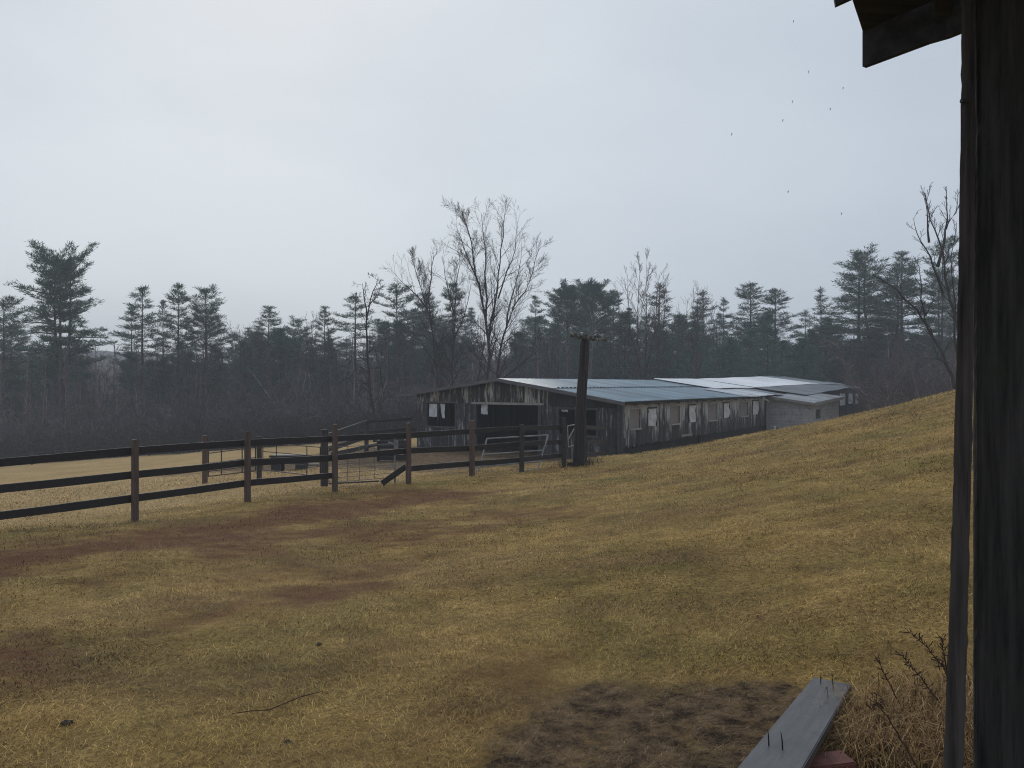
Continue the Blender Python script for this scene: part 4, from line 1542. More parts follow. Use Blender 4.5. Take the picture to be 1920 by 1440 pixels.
    mb.build('roof', roof_mat('roof_felt', (0.25, 0.265, 0.29), 0.6, 0.8), ar)
    mb = MB()
    mb.beam((W + 0.315, e, az(W + .3, e) - .09), (W + 0.315, L + 0.25, az(W + .3, L + .25) - .09), 0.03, 0.2)
    mb.beam((0.4, e - 0.02, az(0.4, e) - .06), (W + 0.3, e - 0.02, az(W + .3, e) - .09), 0.03, 0.16)
    mb.build('fascia', wood('annex_fascia', (0.12, 0.115, 0.115), (0.27, 0.26, 0.26), 1, 18), ar)
    # white pipe by the wall
    y, z = side(1442, 806, 0.5)
    w = barn_w(0.7, 20.2)
    mb = MB()
    mb.tube([(0, 0, 0), (0, 0, 0.55)], [0.06, 0.06], 10)
    mb.tube([(0, 0, 0.55), (0, 0, 0.6)], [0.075, 0.075], 10)
    o = mb.build('vent_pipe', plain('white_pipe', (0.6, 0.6, 0.6), 0.5))
    o.location = (w[0], w[1], gz(w[0], w[1]) - 0.02)
    tag(o, 'short white pipe standing at the corner of the block lean-to', 'pipe')


# ------------------------------------------------------------------ fences, gates, yard things
def build_yard():
    post_m = wood('post_brown', (0.052, 0.036, 0.030), (0.150, 0.102, 0.082), 2, 30, rough=0.75)
    post_d = wood('post_dark', (0.026, 0.021, 0.022), (0.075, 0.062, 0.060), 2, 30, rough=0.8)
    rail_m = wood('rail_black', (0.010, 0.008, 0.009), (0.026, 0.022, 0.023), 0, 22, rough=0.55, spec=0.35)
    rail_g = wood('rail_weathered', (0.024, 0.019, 0.019), (0.060, 0.050, 0.050), 0, 22, rough=0.65)
    steel = plain('gate_steel', (0.26, 0.26, 0.275), 0.45, 0.3, 0.3, 4)
    steel_d = plain('gate_steel_dark', (0.075, 0.062, 0.066), 0.5, 0.3, 0.3, 4)
    wire_m = plain('fence_wire', (0.22, 0.21, 0.22), 0.5, 0.4, 0.2, 4)

    # board fence: posts stand on our side of the rails
    P = []
    for u, d in POSTS:
        x = (u - 960) / F * d
        P.append(Vector((x, d, gz(x, d))))
    P.append(Vector(barn_w(-0.35, -0.2)))
    P[-1].z = gz(P[-1].x, P[-1].y)
    base = P[0].copy()
    root = thing('board_fence', 'dark three-rail board fence running from the left edge to the timber pole', 'fence', tuple(base))
    tops = [1.42, 1.42, 1.41, 1.47, 1.43, 1.40, 1.28, 1.34, 1.36, 1.2]
    dirv = (P[6] - P[1]); dirv.z = 0; dirv.normalize()
    nrm = Vector((-dirv.y, dirv.x, 0))      # away from the camera side
    for i, p in enumerate(P[:-1]):
        mb = MB()
        q = p - base
        w = 0.094 if i != 5 else 0.105
        lean = Vector((random.gauss(0, 0.012), random.gauss(0, 0.012), 0))
        R = Matrix.Rotation(math.atan2(dirv.y, dirv.x) + random.gauss(0, 0.05), 3, 'Z')
        hw = w / 2
        c = [R @ Vector(s) for s in ((-hw, -hw, 0), (hw, -hw, 0), (hw, hw, 0), (-hw, hw, 0))]
        bot = [q + k + Vector((0, 0, -0.3)) for k in c]
        top = [q + k + lean + Vector((0, 0, tops[i] + random.uniform(-0.008, 0.008))) for k in c]
        mb.hexa(bot + top)
        mb.build('post', post_m if i < 6 else post_d, root)
    # height of the three rails at each post
    rv = ((872, 922, 974), (846, 891, 935.5), (831, 868, 906.5), (823, 859, 892), (817, 846, 880), (809, 841, 870), (804, 833, 863), (801, 829, 854), (801, 829, 854), (803, 828, 848))
    for i in range(len(P) - 1):
        if i == 7:
            continue
        for k in range(3):
            if i == 3 and k == 2:
                continue
            a = P[i] - base + nrm * 0.085; b = P[i + 1] - base + nrm * 0.085
            da = POSTS[i][1]; db = POSTS[i + 1][1] if i + 1 < len(POSTS) else P[-1].y
            a.z = CZ - (rv[i][k] - 720) / F * da - base.z
            b.z = CZ - (rv[i + 1][k] - 720) / F * db - base.z
            dd = (b - a).normalized()
            off = nrm * random.uniform(0, 0.012)
            mb = MB()
            mid = a.lerp(b, 0.5) + Vector((0, 0, random.uniform(-0.012, 0.006)))
            mb.beam(a + dd * 0.003 + off, mid + off, 0.036, 0.132 + random.uniform(-0.006, 0.006))
            mb.beam(mid + off, b - dd * 0.003 + off, 0.036, 0.132 + random.uniform(-0.006, 0.006))
            mb.build('rail', rail_m if i < 6 else rail_g, root)
    # the fallen lower rail of the fourth bay
    q = P[4] - base
    mb = MB()
    e = Vector(hit(716, 911) + (0,)); e.z = gz(e.x, e.y) + 0.06
    mb.beam(q + nrm * 0.1 + Vector((0, 0, 0.40)), Vector(e) - base, 0.04, 0.135)
    o = mb.build('rail', rail_m, root)
    o['label'] = 'fallen lower rail slanting from its post to the ground'

    # back paddock fence to the barn corner
    pa = Vector(px(608, 0, 19.3)); pa.z = gz(pa.x, pa.y)
    pb = Vector(px(687, 0, 36)); pb.z = gz(pb.x, pb.y)
    pc = Vector(barn_w(-11.05, 0.2)); pc.z = gz(pc.x, pc.y)
    root = thing('paddock_fence', 'sagging dark board fence from thick paddock post back to the barn corner', 'fence', tuple(pa))
    for p, h, w in ((pa, 1.42, 0.15), (pb, 1.45, 0.16)):
        mb = MB()
        mb.box(tuple(p - pa + Vector((0, 0, h / 2 - 0.15))), (w / 2, w / 2, h / 2 + 0.15), Matrix.Rotation(0.5, 3, 'Z'))
        mb.build('post', post_d, root)
    for (a, b, wa, wb) in (((615, 818, 20.0), (687, 791, 35.9), 0, 0), ((613, 843, 19.6), (687, 820, 35.9), 0, 0), ((622, 853, 21.0), (690, 837, 35.9), 0, 0),
                           ((687, 791, 36.0), (772, 785, 37.9), 0, 0), ((689, 811, 36.0), (770, 803, 37.9), 0, 0), ((690, 837, 36.0), (768, 821, 37.9), 0, 0)):
        mb = MB()
        mb.beam(Vector(px(*a)) - pa, Vector(px(*b)) - pa, 0.04, 0.15)
        mb.build('rail', rail_g, root)

    def lpost(name, u, d, h, w, label, mat):
        x = (u - 960) / F * d
        z = gz(x, d)
        t = MB()
        t.box((0, 0, h / 2 - 0.15), (w / 2, w / 2, h / 2 + 0.15), Matrix.Rotation(random.uniform(0.2, 0.8), 3, 'Z'))
        o = t.build(name, mat)
        o.location = (x, d, z)
        tag(o, label, 'post', 'gate posts behind the board fence')
        return Vector((x, d, z))
    g1 = lpost('gate_post', 384, 21.5, 1.36, 0.13, 'brown gate post left of the tube gate', post_m)
    g2 = lpost('gate_post', 486, 21.0, 1.15, 0.13, 'dark gate post between the tube gate and the wire panel', post_d)

    def gate(name, label, a, b, hs, uprights, r, mat, ru=None, bend=0.0, frame=True, cat='gate'):
        root = thing(name, label, cat, tuple(a))
        dvec = b - a
        fm = MB()
        if frame:
            for k in (0, 1):
                p = dvec * k
                fm.tube([tuple(p + Vector((0, 0, hs[0]))), tuple(p + Vector((0, 0, hs[-1])))], [r, r], 6)
            for h in (hs[0], hs[-1]):
                fm.tube([(0, 0, h), tuple(dvec + Vector((0, 0, h)))], [r, r], 6)
            fm.build('gate_frame', mat, root)
        inner = hs[1:-1] if frame else hs
        for h in inner:
            t = MB()
            t.tube([(0, 0, h), tuple(dvec * 0.5 + Vector((0, 0, h - bend))), tuple(dvec + Vector((0, 0, h)))], [r * .8] * 3, 5)
            t.build('bar', mat, root)
        for f in uprights:
            t = MB()
            p = dvec * f
            t.tube([tuple(p + Vector((0, 0, hs[0]))), tuple(p + Vector((0, 0, hs[-1])))], [ru or r] * 2, 5)
            t.build('upright', mat, root)
        return root
    off = Vector((0.1, 0, 0))
    gate('tube_gate', 'dark metal tube gate between two posts behind the board fence', g1 + off, g2 - off, [0.22, 0.36, 0.58, 0.86, 1.08], (0.28, 0.72), 0.017, steel_d)
    gate('wire_hurdle', 'dark wire panel between the short gate post and thick paddock post', g2 + off, pa - off, [0.25, 0.5, 0.75, 0.98], (0.25, 0.78), 0.013, steel_d, cat='fence panel')
    # mesh gate in the fourth bay
    c1 = P[3] + nrm * 0.45 + Vector((0.12, 0, 0)); c2 = P[4] + nrm * 0.35 - Vector((0.1, 0, 0))
    c1.z = gz(c1.x, c1.y); c2.z = gz(c2.x, c2.y)
    mg = gate('mesh_gate', 'rusty wire mesh gate with pale hinge side in the bay with a fallen rail', c1, c2, [0.16, 0.26, 0.36, 0.46, 0.56, 0.72, 0.95], (0.12, 0.27, 0.45, 0.68), 0.008, wire_m, 0.007)
    t = MB()
    q = c2 - c1
    t.tube([tuple(q + Vector((0, 0, 0.02))), tuple(q + Vector((0, 0, 1.1)))], [0.022, 0.022], 8)
    t.build('hinge_stile', steel, mg)
    t = MB()
    t.tube([(0, 0, 0.14), tuple(q * 0.75 + Vector((0, 0, 0.10)))], [0.02, 0.02], 6)
    t.build('bottom_tube', steel_d, mg)
    t = MB()
    t.beam(tuple(q + Vector((-0.16, 0, 0.98))), tuple(q + Vector((0.02, 0, 0.93))), 0.03, 0.05)
    t.box(tuple(q + Vector((0.05, -0.02, 0.93))), (0.03, 0.03, 0.09))
    t.build('latch', steel, mg)
    # galvanised gate propped against the rails by the doorway
    A = [Vector(px(896, 889, 21.0)), Vector(px(1008, 880, 21.4)), Vector(px(1028, 815.5, 21.75)), Vector(px(913, 822.5, 21.35))]
    base = A[0].copy()
    root = thing('propped_gate', 'galvanised metal gate leaning askew before the barn doorway', 'gate', tuple(base))
    A = [p - base for p in A]
    t = MB()
    loop = A + [A[0]]
    for a, b in zip(loop[:-1], loop[1:]):
        t.tube([tuple(a), tuple(b)], [0.022, 0.022], 7)
    t.build('gate_frame', steel, root)
    for f in (0.22, 0.55, 0.78):
        t = MB()
        t.tube([tuple(A[0].lerp(A[3], f)), tuple(A[1].lerp(A[2], f))], [0.019, 0.019], 6)
        t.build('bar', steel, root)
    # small gate by the pole
    A = [Vector(px(1066, 838, 22.9)), Vector(px(1092, 832, 23.2)), Vector(px(1094, 793, 23.2)), Vector(px(1064, 799, 22.9))]
    base = A[0].copy()
    root = thing('stub_gate', 'small pale metal gate squeezed behind the timber pole', 'gate', (base.x, base.y, base.z))
    A = [p - base for p in A]
    t = MB()
    for a, b in zip(A, A[1:] + A[:1]):
        t.tube([tuple(a), tuple(b)], [0.02, 0.02], 6)
    t.build('gate_frame', steel, root)
    t = MB()
    t.tube([tuple(A[0].lerp(A[3], 0.35)), tuple(A[0].lerp(A[1], 0.4) + Vector((0, 0, 0.5)))], [0.02, 0.02], 6)
    t.build('brace', steel, root)

    # timber pole
    x, d = (1082 - 960) / F * 21.6, 21.6
    z = gz(x, d)
    root = thing('timber_pole', 'thick leaning timber pole with lichen-crusted crossarm in front of the barn', 'pole', (x, d, z))
    top = Vector(px(1097, 630, 21.6)) - Vector((x, d, z))
    t = MB()
    pts = []; rad = []
    for i in range(15):
        f = i / 14
        pts.append((top.x * f + 0.006 * math.sin(9 * f), 0.006 * math.sin(7 * f), -0.3 * (1 - f) + top.z * f))
        rad.append(0.158 - 0.026 * f + (0.015 * (1 - f / 0.1) if f < 0.1 else 0) + random.uniform(-0.004, 0.004))
    t.tube(pts, rad, 16)
    t.build('pole', wood('pole_wood', (0.012, 0.010, 0.011), (0.045, 0.036, 0.036), 2, 20, bump=0.7, bdist=0.02), root, True)
    lich = NT('lichen_wood')
    nn = lich.noise(lich.pos(), 11, 5, 0.7)
    lich.color(lich.ramp(nn, [(0.35, (0.025, 0.025, 0.024)), (0.5, (0.14, 0.145, 0.13)), (0.66, (0.42, 0.43, 0.40))]))
    lich.rough(0.95)
    lich.bump(nn, 1.0, 0.04)
    t = MB()
    a = Vector(px(1068, 627, 21.45)) - Vector((x, d, z)); b = Vector(px(1136, 636, 21.45)) - Vector((x, d, z))
    ps = []; rs = []
    for i in range(13):
        f = i / 12
        p = a.lerp(b, f)
        ps.append((p.x, p.y + random.gauss(0, 0.01), p.z + random.gauss(0, 0.018)))
        rs.append(random.uniform(0.06, 0.11))
    t.tube(ps, rs, 8)
    for i in range(40):
        p = a.lerp(b, random.random())
        r = random.uniform(0.025, 0.065)
        t.tube([(p.x, p.y - 0.06, p.z + random.uniform(-.06, .07)), (p.x + random.gauss(0, .03), p.y - 0.07, p.z + random.uniform(-.08, .09))], [r, r * .6], 6)
    t.build('crossarm', lich.m, root)
    t = MB()
    sa = Vector(px(1101, 634, 21.4)) - Vector((x, d, z)); sb = Vector(px(1098, 694, 21.4)) - Vector((x, d, z))
    t.beam(tuple(sa), tuple(sb), 0.05, 0.06, (0, 1, 0))
    sa = Vector(px(1103, 636, 21.35)) - Vector((x, d, z)); sb = Vector(px(1102, 680, 21.35)) - Vector((x, d, z))
    t.tube([tuple(sa), tuple(sb)], [0.014, 0.014], 5)
    t.build('hanging_strap', rail_g, root)
    # ragged weeds round the pole foot
    N = 500
    th = rng.uniform(0, 6.28, N); r_ = 0.2 + np.abs(rng.normal(0, 0.28, N))
    me = blade_mesh('foot_weeds', x + r_ * np.cos(th), d + r_ * np.sin(th), rng.uniform(0.10, 0.32, N), rng.uniform(0.006, 0.013, N), np.radians(rng.uniform(40, 85, N)), np.radians(rng.uniform(-20, 60, N)), rng.uniform(0, 6.28, N), False)
    o = link('pole_foot_weeds', me, plain('dark_weeds', (0.03, 0.026, 0.022), 0.9))
    o['kind'] = 'stuff'
    o['label'] = 'dark dead weeds round the foot of the timber pole'

    # feed trough on blocks and the white board beside it
    x, d = (543 - 960) / F * 25.5, 25.5
    z = gz(x, d)
    root = thing('feed_trough', 'dark low trough resting on two blocks behind the board fence', 'trough', (x, d, z), 0.05)
    t = MB()
    t.hexa([(-.46, -.25, .26), (.46, -.25, .26), (.46, .25, .26), (-.46, .25, .26), (-.56, -.32, .52), (.53, -.32, .52), (.53, .32, .52), (-.56, .32, .52)])
    t.box((0.0, -0.335, 0.50), (0.58, 0.015, 0.035))
    t.build('trough_body', plain('trough_black', (0.018, 0.018, 0.021), 0.5), root)
    for s in (-0.38, 0.40):
        t = MB()
        t.box((s, 0, 0.12), (0.16, 0.24, 0.15))
        t.build('block', plain('trough_block', (0.05, 0.048, 0.05), 0.9), root)
    p = Vector(px(583, 883, 26.0))
    t = MB()
    t.box((0, 0, 0), (0.26, 0.1, 0.015), Matrix.Rotation(0.25, 3, 'Z') @ Matrix.Rotation(-0.35, 3, 'X'))
    o = t.build('white_board', plain('white_paint', (0.7, 0.7, 0.7), 0.5, 0, 0.1))
    o.location = (p.x, p.y, gz(p.x, p.y) + 0.10)
    tag(o, 'small white board lying beside the dark trough', 'board')
    # slatted dark feeder by the barn
    x, d = (735 - 960) / F * 29, 29
    z = gz(x, d)
    root = thing('slatted_feeder', 'dark slatted wooden feeder standing in the paddock behind the mesh gate', 'feeder', (x, d, z), 0.1)
    for k, h in enumerate((0.12, 0.33, 0.54, 0.72)):
        t = MB()
        t.box((0, -0.3, h), (0.52 - 0.02 * k, 0.02, 0.065))
        t.box((0, 0.3, h), (0.52, 0.02, 0.065))
        t.build('slat', rail_m, root)
    for s in (-0.5, 0.5):
        t = MB()
        t.box((s, 0.0, 0.36), (0.04, 0.28, 0.42))
        t.build('side_panel', rail_g, root)
    # wire fence along the woods edge
    rootw = thing('wire_fence', 'thin wire fence strung along the foot of the woods', 'fence', px(300, 850, 54))
    bx = Vector(rootw.location)
    ptsw = []
    for u, dd in ((-60, 50), (60, 51), (170, 51.5), (280, 52), (385, 52.5), (470, 53), (550, 53.5), (628, 54), (700, 54.5), (760, 56)):
        xx = (u - 960) / F * dd
        ptsw.append(Vector((xx, dd, gz(xx, dd))))
    for p in ptsw:
        t = MB()
        q = p - bx
        t.tube([tuple(q - Vector((0, 0, .2))), tuple(q + Vector((random.gauss(0, .03), 0, 1.25)))], [0.05, 0.045], 6)
        t.build('post', post_d, rootw)
    for h in (0.5, 0.85, 1.18):
        t = MB()
        for a, b in zip(ptsw[:-1], ptsw[1:]):
            m = (a + b) / 2 - bx + Vector((0, 0, h - 0.05))
            t.tube([tuple(a - bx + Vector((0, 0, h))), tuple(m), tuple(b - bx + Vector((0, 0, h)))], [0.012] * 3, 3, False)
        t.build('wire', post_d, rootw)


# ------------------------------------------------------------------ near things
def build_near():
    pw = wood('shed_post_wood', (0.008, 0.008, 0.0085), (0.088, 0.084, 0.084), 2, 46, rough=0.85, bump=1.0, bdist=0.008, moss=(0.022, 0.032, 0.020))
    bw = wood('batten_wood', (0.012, 0.010, 0.010), (0.085, 0.073, 0.072), 2, 40, rough=0.85, bump=0.8, bdist=0.004)
    rw = wood('roof_underside_wood', (0.012, 0.012, 0.014), (0.045, 0.044, 0.048), 0, 20, rough=0.9)
    D = 2.2
    root = thing('open_shed', 'dark open shed corner: upright post, loose batten and roof eave', 'shed', (1.42, D, gz(1.42, D)))
    o3 = Vector(root.location)

    def rough_post(path, hw, hd, nz, amp):
        """path: list of (x, y, z) centres; hw/hd half sizes; irregular section"""
        t = MB()
        per = []
        ns = 12
        for sidei in range(4):
            for k in range(ns):
                f = -1 + 2 * k / ns
                per.append([(f, -1), (1, f), (-f, 1), (-1, -f)][sidei])
        groove = [random.gauss(0, 1) for _ in per]
        for i in range(nz + 1):
            f = i / nz
            kk = f * (len(path) - 1)
            a = min(int(kk), len(path) - 2)
            c = Vector(path[a]).lerp(Vector(path[a + 1]), kk - a)
            for j, (px_, py_) in enumerate(per):
                rd = 1 - 0.05 * (abs(px_) * abs(py_)) ** 6
                g = amp * (groove[j] + 0.5 * math.sin(f * 23 + j * 1.7) + 0.3 * random.gauss(0, 1))
                t.v.append((c.x + px_ * hw * rd + g, c.y + py_ * hd * rd + g, c.z))
        m = len(per)
        for i in range(nz):
            for j in range(m):
                j2 = (j + 1) % m
                t.f.append((i * m + j, i * m + j2, (i + 1) * m + j2, (i + 1) * m + j))
        t.f.append(tuple(range(m - 1, -1, -1)))
        t.f.append(tuple(nz * m + j for j in range(m)))
        return t
    zb = -0.3
    # main post: left front arris at u=1826, turned so its front faces the viewer
    xl = (1826 - 960) / F * D
    hw = 0.115
    ga = math.radians(-31)
    turn = Matrix.Rotation(ga, 3, 'Z')
    t = rough_post([(hw, 0.09, zb), (hw, 0.09, 1.6), (hw + 0.002, 0.09, 3.5)], hw, 0.09, 140, 0.0016)
    t.v = [tuple(turn @ Vector(p) + Vector((xl - o3.x, 0, 0))) for p in t.v]
    t.build('post', pw, root)
    # batten, leaning away from the post towards its foot
    path = []
    for v in range(1440, -300, -60):
        q = max(v, 0) / 1440
        ua = 1805 - 33 * q ** 1.8
        ub = ua + 22 + 10 * q
        dd = D + 0.01
        a = Vector(px((ua + ub) / 2, v, dd)) - o3
        path.append((a.x, 0.012, a.z, (ub - ua) / 2 / F * dd))
    z_low = gz(1.25, D) - o3.z
    p0, p1 = path[0], path[1]
    k = (z_low - p0[2]) / (p1[2] - p0[2])
    path.insert(0, (p0[0] + (p1[0] - p0[0]) * k, 0.012, z_low, p0[3]))
    t = MB()
    # fine rows with constant thickness and slightly chewed edges
    rows = []
    for a, b in zip(path[:-1], path[1:]):
        n = max(2, int(abs(b[2] - a[2]) / 0.03))
        for i in range(n):
            f = i / n
            rows.append([a[q] + (b[q] - a[q]) * f for q in range(4)])
    rows.append(list(path[-1]))
    for (x, y, z, h) in rows:
        j1, j2 = random.gauss(0, 0.0009), random.gauss(0, 0.0009)
        hc = h / math.cos(ga)
        for qx, qy in ((-hc * 0.87 + j1, -0.016), (hc * 0.87 + j2, -0.016), (hc * 0.87 + j2, 0.004), (-hc * 0.87 + j1, 0.004)):
            w_ = turn @ Vector((qx, qy, 0))
            t.v.append((x + w_.x, y + w_.y, z))
    for i in range(len(rows) - 1):
        for j in range(4):
            j2 = (j + 1) % 4
            t.f.append((i * 4 + j, i * 4 + j2, i * 4 + 4 + j2, i * 4 + 4 + j))
    t.f.append((3, 2, 1, 0)); e = (len(rows) - 1) * 4
    t.f.append((e, e + 1, e + 2, e + 3))
    t.build('batten', bw, root)
    t = MB()
    q = Vector(px(1803, 192, D)) - o3
    t.tube([(q.x + 0.01, -0.01, q.z), (q.x - 0.008, -0.012, q.z)], [0.006, 0.007], 8)
    t.build('nail', rw, root)
    # roof corner over the viewer: fascia measured at its lower edge, deck behind it
    C = Vector((1.215, 2.68, 2.70)); E = Vector((1.215, 2.68, 2.82))
    e1 = Vector((0.55, -0.83, 0.0)); e2 = Vector((-0.50, -0.87, 0.0))
    fb = [Vector(px(1617, 125, 2.68)), Vector(px(1737, 80, 2.52)), Vector(px(1775, 69, 2.46)), Vector(px(1812, 54, 2.40))]
    fb.append(fb[-1] + (fb[-1] - fb[0]).normalized() * 1.2)
    ft = Vector(px(1617, 58, 2.68))
    t = MB()
    nrm = Vector((e1.y, -e1.x, 0)).normalized() * -1
    thick = nrm * 0.022
    ztop = ft.z + 0.02
    for a, b in zip(fb[:-1], fb[1:]):
        A2 = Vector((a.x, a.y, ztop)); B2 = Vector((b.x, b.y, ztop + 0.02))
        t.hexa([a - o3, b - o3, b + thick - o3, a + thick - o3, A2 - o3, B2 - o3, B2 + thick - o3, A2 + thick - o3])
    t.build('fascia', rw, root)
    # roof deck of boards running parallel to the fascia, rising gently towards the viewer
    t = MB()
    left0 = ft.copy()
    left1 = Vector(px(1596, -4, 2.47))
    ldir = (left1 - left0); ldir.z = 0
    ldir.normalize()
    w = 0.135
    for i in range(9):
        s0, s1 = i * w + 0.001, (i + 1) * w - 0.003
        rise = 0.06
        jit = random.uniform(-0.012, 0.012) if i > 2 else 0
        if i == 3:
            jit = -0.075
        a = left0 + ldir * s0 + Vector((0, 0, s0 * rise)) - e1.normalized() * (-jit if jit > 0 else 0) + e1.normalized() * jit
        b = left0 + ldir * s1 + Vector((0, 0, s1 * rise)) + e1.normalized() * jit
        L = 2.1
        dz = Vector((0, 0, random.uniform(0.0, 0.006)))
        a = a + dz; b = b + dz
        a1 = a + e1.normalized() * L; b1 = b + e1.normalized() * L
        up = Vector((0, 0, 0.022))
        t.hexa([v - o3 for v in (a, b, b1, a1, a + up, b + up, b1 + up, a1 + up)])
    t.build('roof_deck', rw, root)
    t = MB()
    for k in (0.28, 0.95):
        a = left0 + e1.normalized() * k + ldir * 0.02 - Vector((0, 0, 0.035))
        b = a + ldir * 1.15 + Vector((0, 0, 0.07))
        t = MB()
        t.beam(a - o3, b - o3, 0.045, 0.07)
        t.build('rafter', rw, root)

    t = MB()
    A, B, Cc, Dd = (Vector(px(u, v, dd)) - o3 for u, v, dd in ((1567, 9, 2.45), (1602, -7, 2.42), (1600, -60, 2.42), (1556, -52, 2.45)))
    k = Vector((0.006, 0.02, 0.0))
    t.hexa([A, B, B + k, A + k, Dd, Cc, Cc + k, Dd + k])
    t.build('loose_roofing', rw, root)

    # plank propped at its near end
    dv = Vector((0.566, 1, -0.172)).normalized()
    wv = Vector((0.87, -0.49, 0)).normalized()
    far_l = Vector(px(1525, 1270, 4.10))
    Wd = 0.188
    Lp = 2.3
    nv = wv.cross(dv).normalized()
    if nv.z < 0:
        nv = -nv
    root_p = far_l + wv * Wd / 2 - dv * Lp / 2
    t = MB()
    bm = bmesh.new()
    bmesh.ops.create_cube(bm, size=1.0)
    bmesh.ops.scale(bm, vec=(Wd, Lp, 0.038), verts=bm.verts)
    bmesh.ops.bevel(bm, geom=bm.edges[:], offset=0.004, segments=2, affect='EDGES')
    me = bpy.data.meshes.new('plank')
    bm.to_mesh(me); bm.free()
    pm = NT('wet_grey_plank')
    p = pm.pos()
    g = pm.noise(pm.mapping(p, (1, 0.06, 1)), 40, 6, 0.65)
    n2 = pm.noise(p, 3.5, 4)
    kn = pm.noise(pm.mapping(p, (1, 0.45, 1), loc=(3.1, 1.7, 0)), 6.5, 3, 0.5)
    col = pm.mix(pm.ramp(g, [(0.3, 0.0), (0.7, 1.0)]), (0.034, 0.034, 0.038), (0.098, 0.098, 0.104))
    col = pm.mix(pm.ramp(n2, [(0.35, 0.0), (0.7, 0.6)]), col, (0.058, 0.059, 0.066))
    col = pm.mix(pm.ramp(kn, [(0.62, 0.0), (0.72, 0.8)]), col, (0.03, 0.028, 0.03))
    pm.color(col)
    pm.rough(pm.ramp(n2, [(0.3, 0.30), (0.7, 0.55)]))
    pm.b.inputs['Specular IOR Level'].default_value = 0.6
    pm.bump(g, 0.6, 0.004)
    pr = thing('plank', 'wet grey plank with upturned nails lying on the muddy grass', 'plank', tuple(root_p))
    o = link('board', me, pm.m, pr)
    o.matrix_local = Matrix((( *wv[:],), (*dv[:],), (*nv[:],))).transposed().to_4x4()
    o.location = -nv * 0.019
    nm = plain('rusty_nail', (0.018, 0.013, 0.012), 0.6, 0.3)

    def nail(u, v_base, v_top, lean=0.0):
        # point on plank top at pixel
        ray = Vector(((u - 960) / F, 1, -(v_base - 720) / F))
        org = Vector((0, 0, CZ))
        k = (root_p - org).dot(nv) / ray.dot(nv)
        P = org + ray * k
        h = (v_base - v_top) / F * P.y
        t = MB()
        t.tube([tuple(P - root_p - nv * 0.01), tuple(P - root_p + Vector((lean * h * 0.4, 0, h * 0.55))), tuple(P - root_p + Vector((lean * h, 0, h)))], [0.0028, 0.0024, 0.0012], 6)
        t.build('nail', nm, pr)
    nail(1539, 1281, 1262); nail(1562.5, 1291, 1262, -0.1)
    nail(1442, 1398, 1368, -0.08); nail(1468, 1406, 1372, -0.12)
    # red painted block under the plank
    bx, bd = 1535, 2.98
    p = Vector(px(1548, 1432, 3.02))
    zg = gz(p.x, p.y)
    t = MB()
    bm = bmesh.new()
    bmesh.ops.create_cube(bm, size=1.0)
    bmesh.ops.scale(bm, vec=(0.34, 0.10, 0.11), verts=bm.verts)
    bmesh.ops.bevel(bm, geom=bm.edges[:], offset=0.006, segments=2, affect='EDGES')
    me = bpy.data.meshes.new('red_block')
    bm.to_mesh(me); bm.free()
    o = link('red_block', me, plain('faded_red_paint', (0.15, 0.055, 0.046), 0.7, 0, 0.35, 18))
    o.location = (p.x - 0.06, p.y - 0.0, zg + 0.055)
    o.rotation_euler = (0.05, 0.0, 0.22)
    tag(o, 'faded red block holding up the near end of the grey plank', 'block')

    # dead weed stalks
    wm = plain('weed_stalk', (0.075, 0.042, 0.026), 0.9, 0, 0.4, 20)
    for (pts, label, head) in (
        ([(1720, 1440), (1690, 1386), (1662, 1342), (1644, 1320)], 'dead weed stalk with a curled umbel head nearest the plank', 'umbel'),
        ([(1700, 1350), (1686, 1318), (1664, 1275), (1646, 1238)], 'thin dead stalk leaning left behind the curled umbel stalk', 'spike'),
        ([(1764, 1320), (1740, 1290), (1714, 1256), (1692, 1230)], 'feathery dead stalk leaning left, middle of the weed clump', 'feather'),
        ([(1790, 1300), (1768, 1250), (1740, 1215), (1706, 1186)], 'longest feathery dead stalk bending left beside the batten', 'feather'),
        ([(1795, 1330), (1778, 1260), (1768, 1220), (1765, 1195)], 'upright dead stalk close beside the batten', 'feather')):
        d0 = 3.0 if head == 'umbel' else 3.25
        b = hit(*pts[0]) if pts[0][1] < 1440 else (px(pts[0][0], 0, 2.95)[0], 2.95)
        d0 = min(b[1], 3.6)
        zg = gz(b[0], b[1])
        W = [Vector(px(u, v, d0 - 0.05 * i)) for i, (u, v) in enumerate(pts)]
        basep = Vector((W[0].x, W[0].y, gz(W[0].x, W[0].y)))
        W.insert(0, Vector((basep.x + 0.02, basep.y, basep.z - 0.02))) if W[0].z - basep.z > 0.03 else None
        root = thing('dead_weed', label, 'plant', tuple(basep), 0, 'dead weed stalks by the shed post')
        st = MB()
        fine = []
        for a, c in zip(W[:-1], W[1:]):
            for q in range(4):
                fine.append(a.lerp(c, q / 4) + Vector((random.gauss(0, .002), random.gauss(0, .002), 0)) - basep)
        fine.append(W[-1] - basep)
        n = len(fine)
        st.tube([tuple(p) for p in fine], [0.0042 - 0.0026 * i / n for i in range(n)], 5)
        st.build('stem', wm, root)
        hd = MB()
        tip = fine[-1]; dr = (fine[-1] - fine[-3]).normalized()
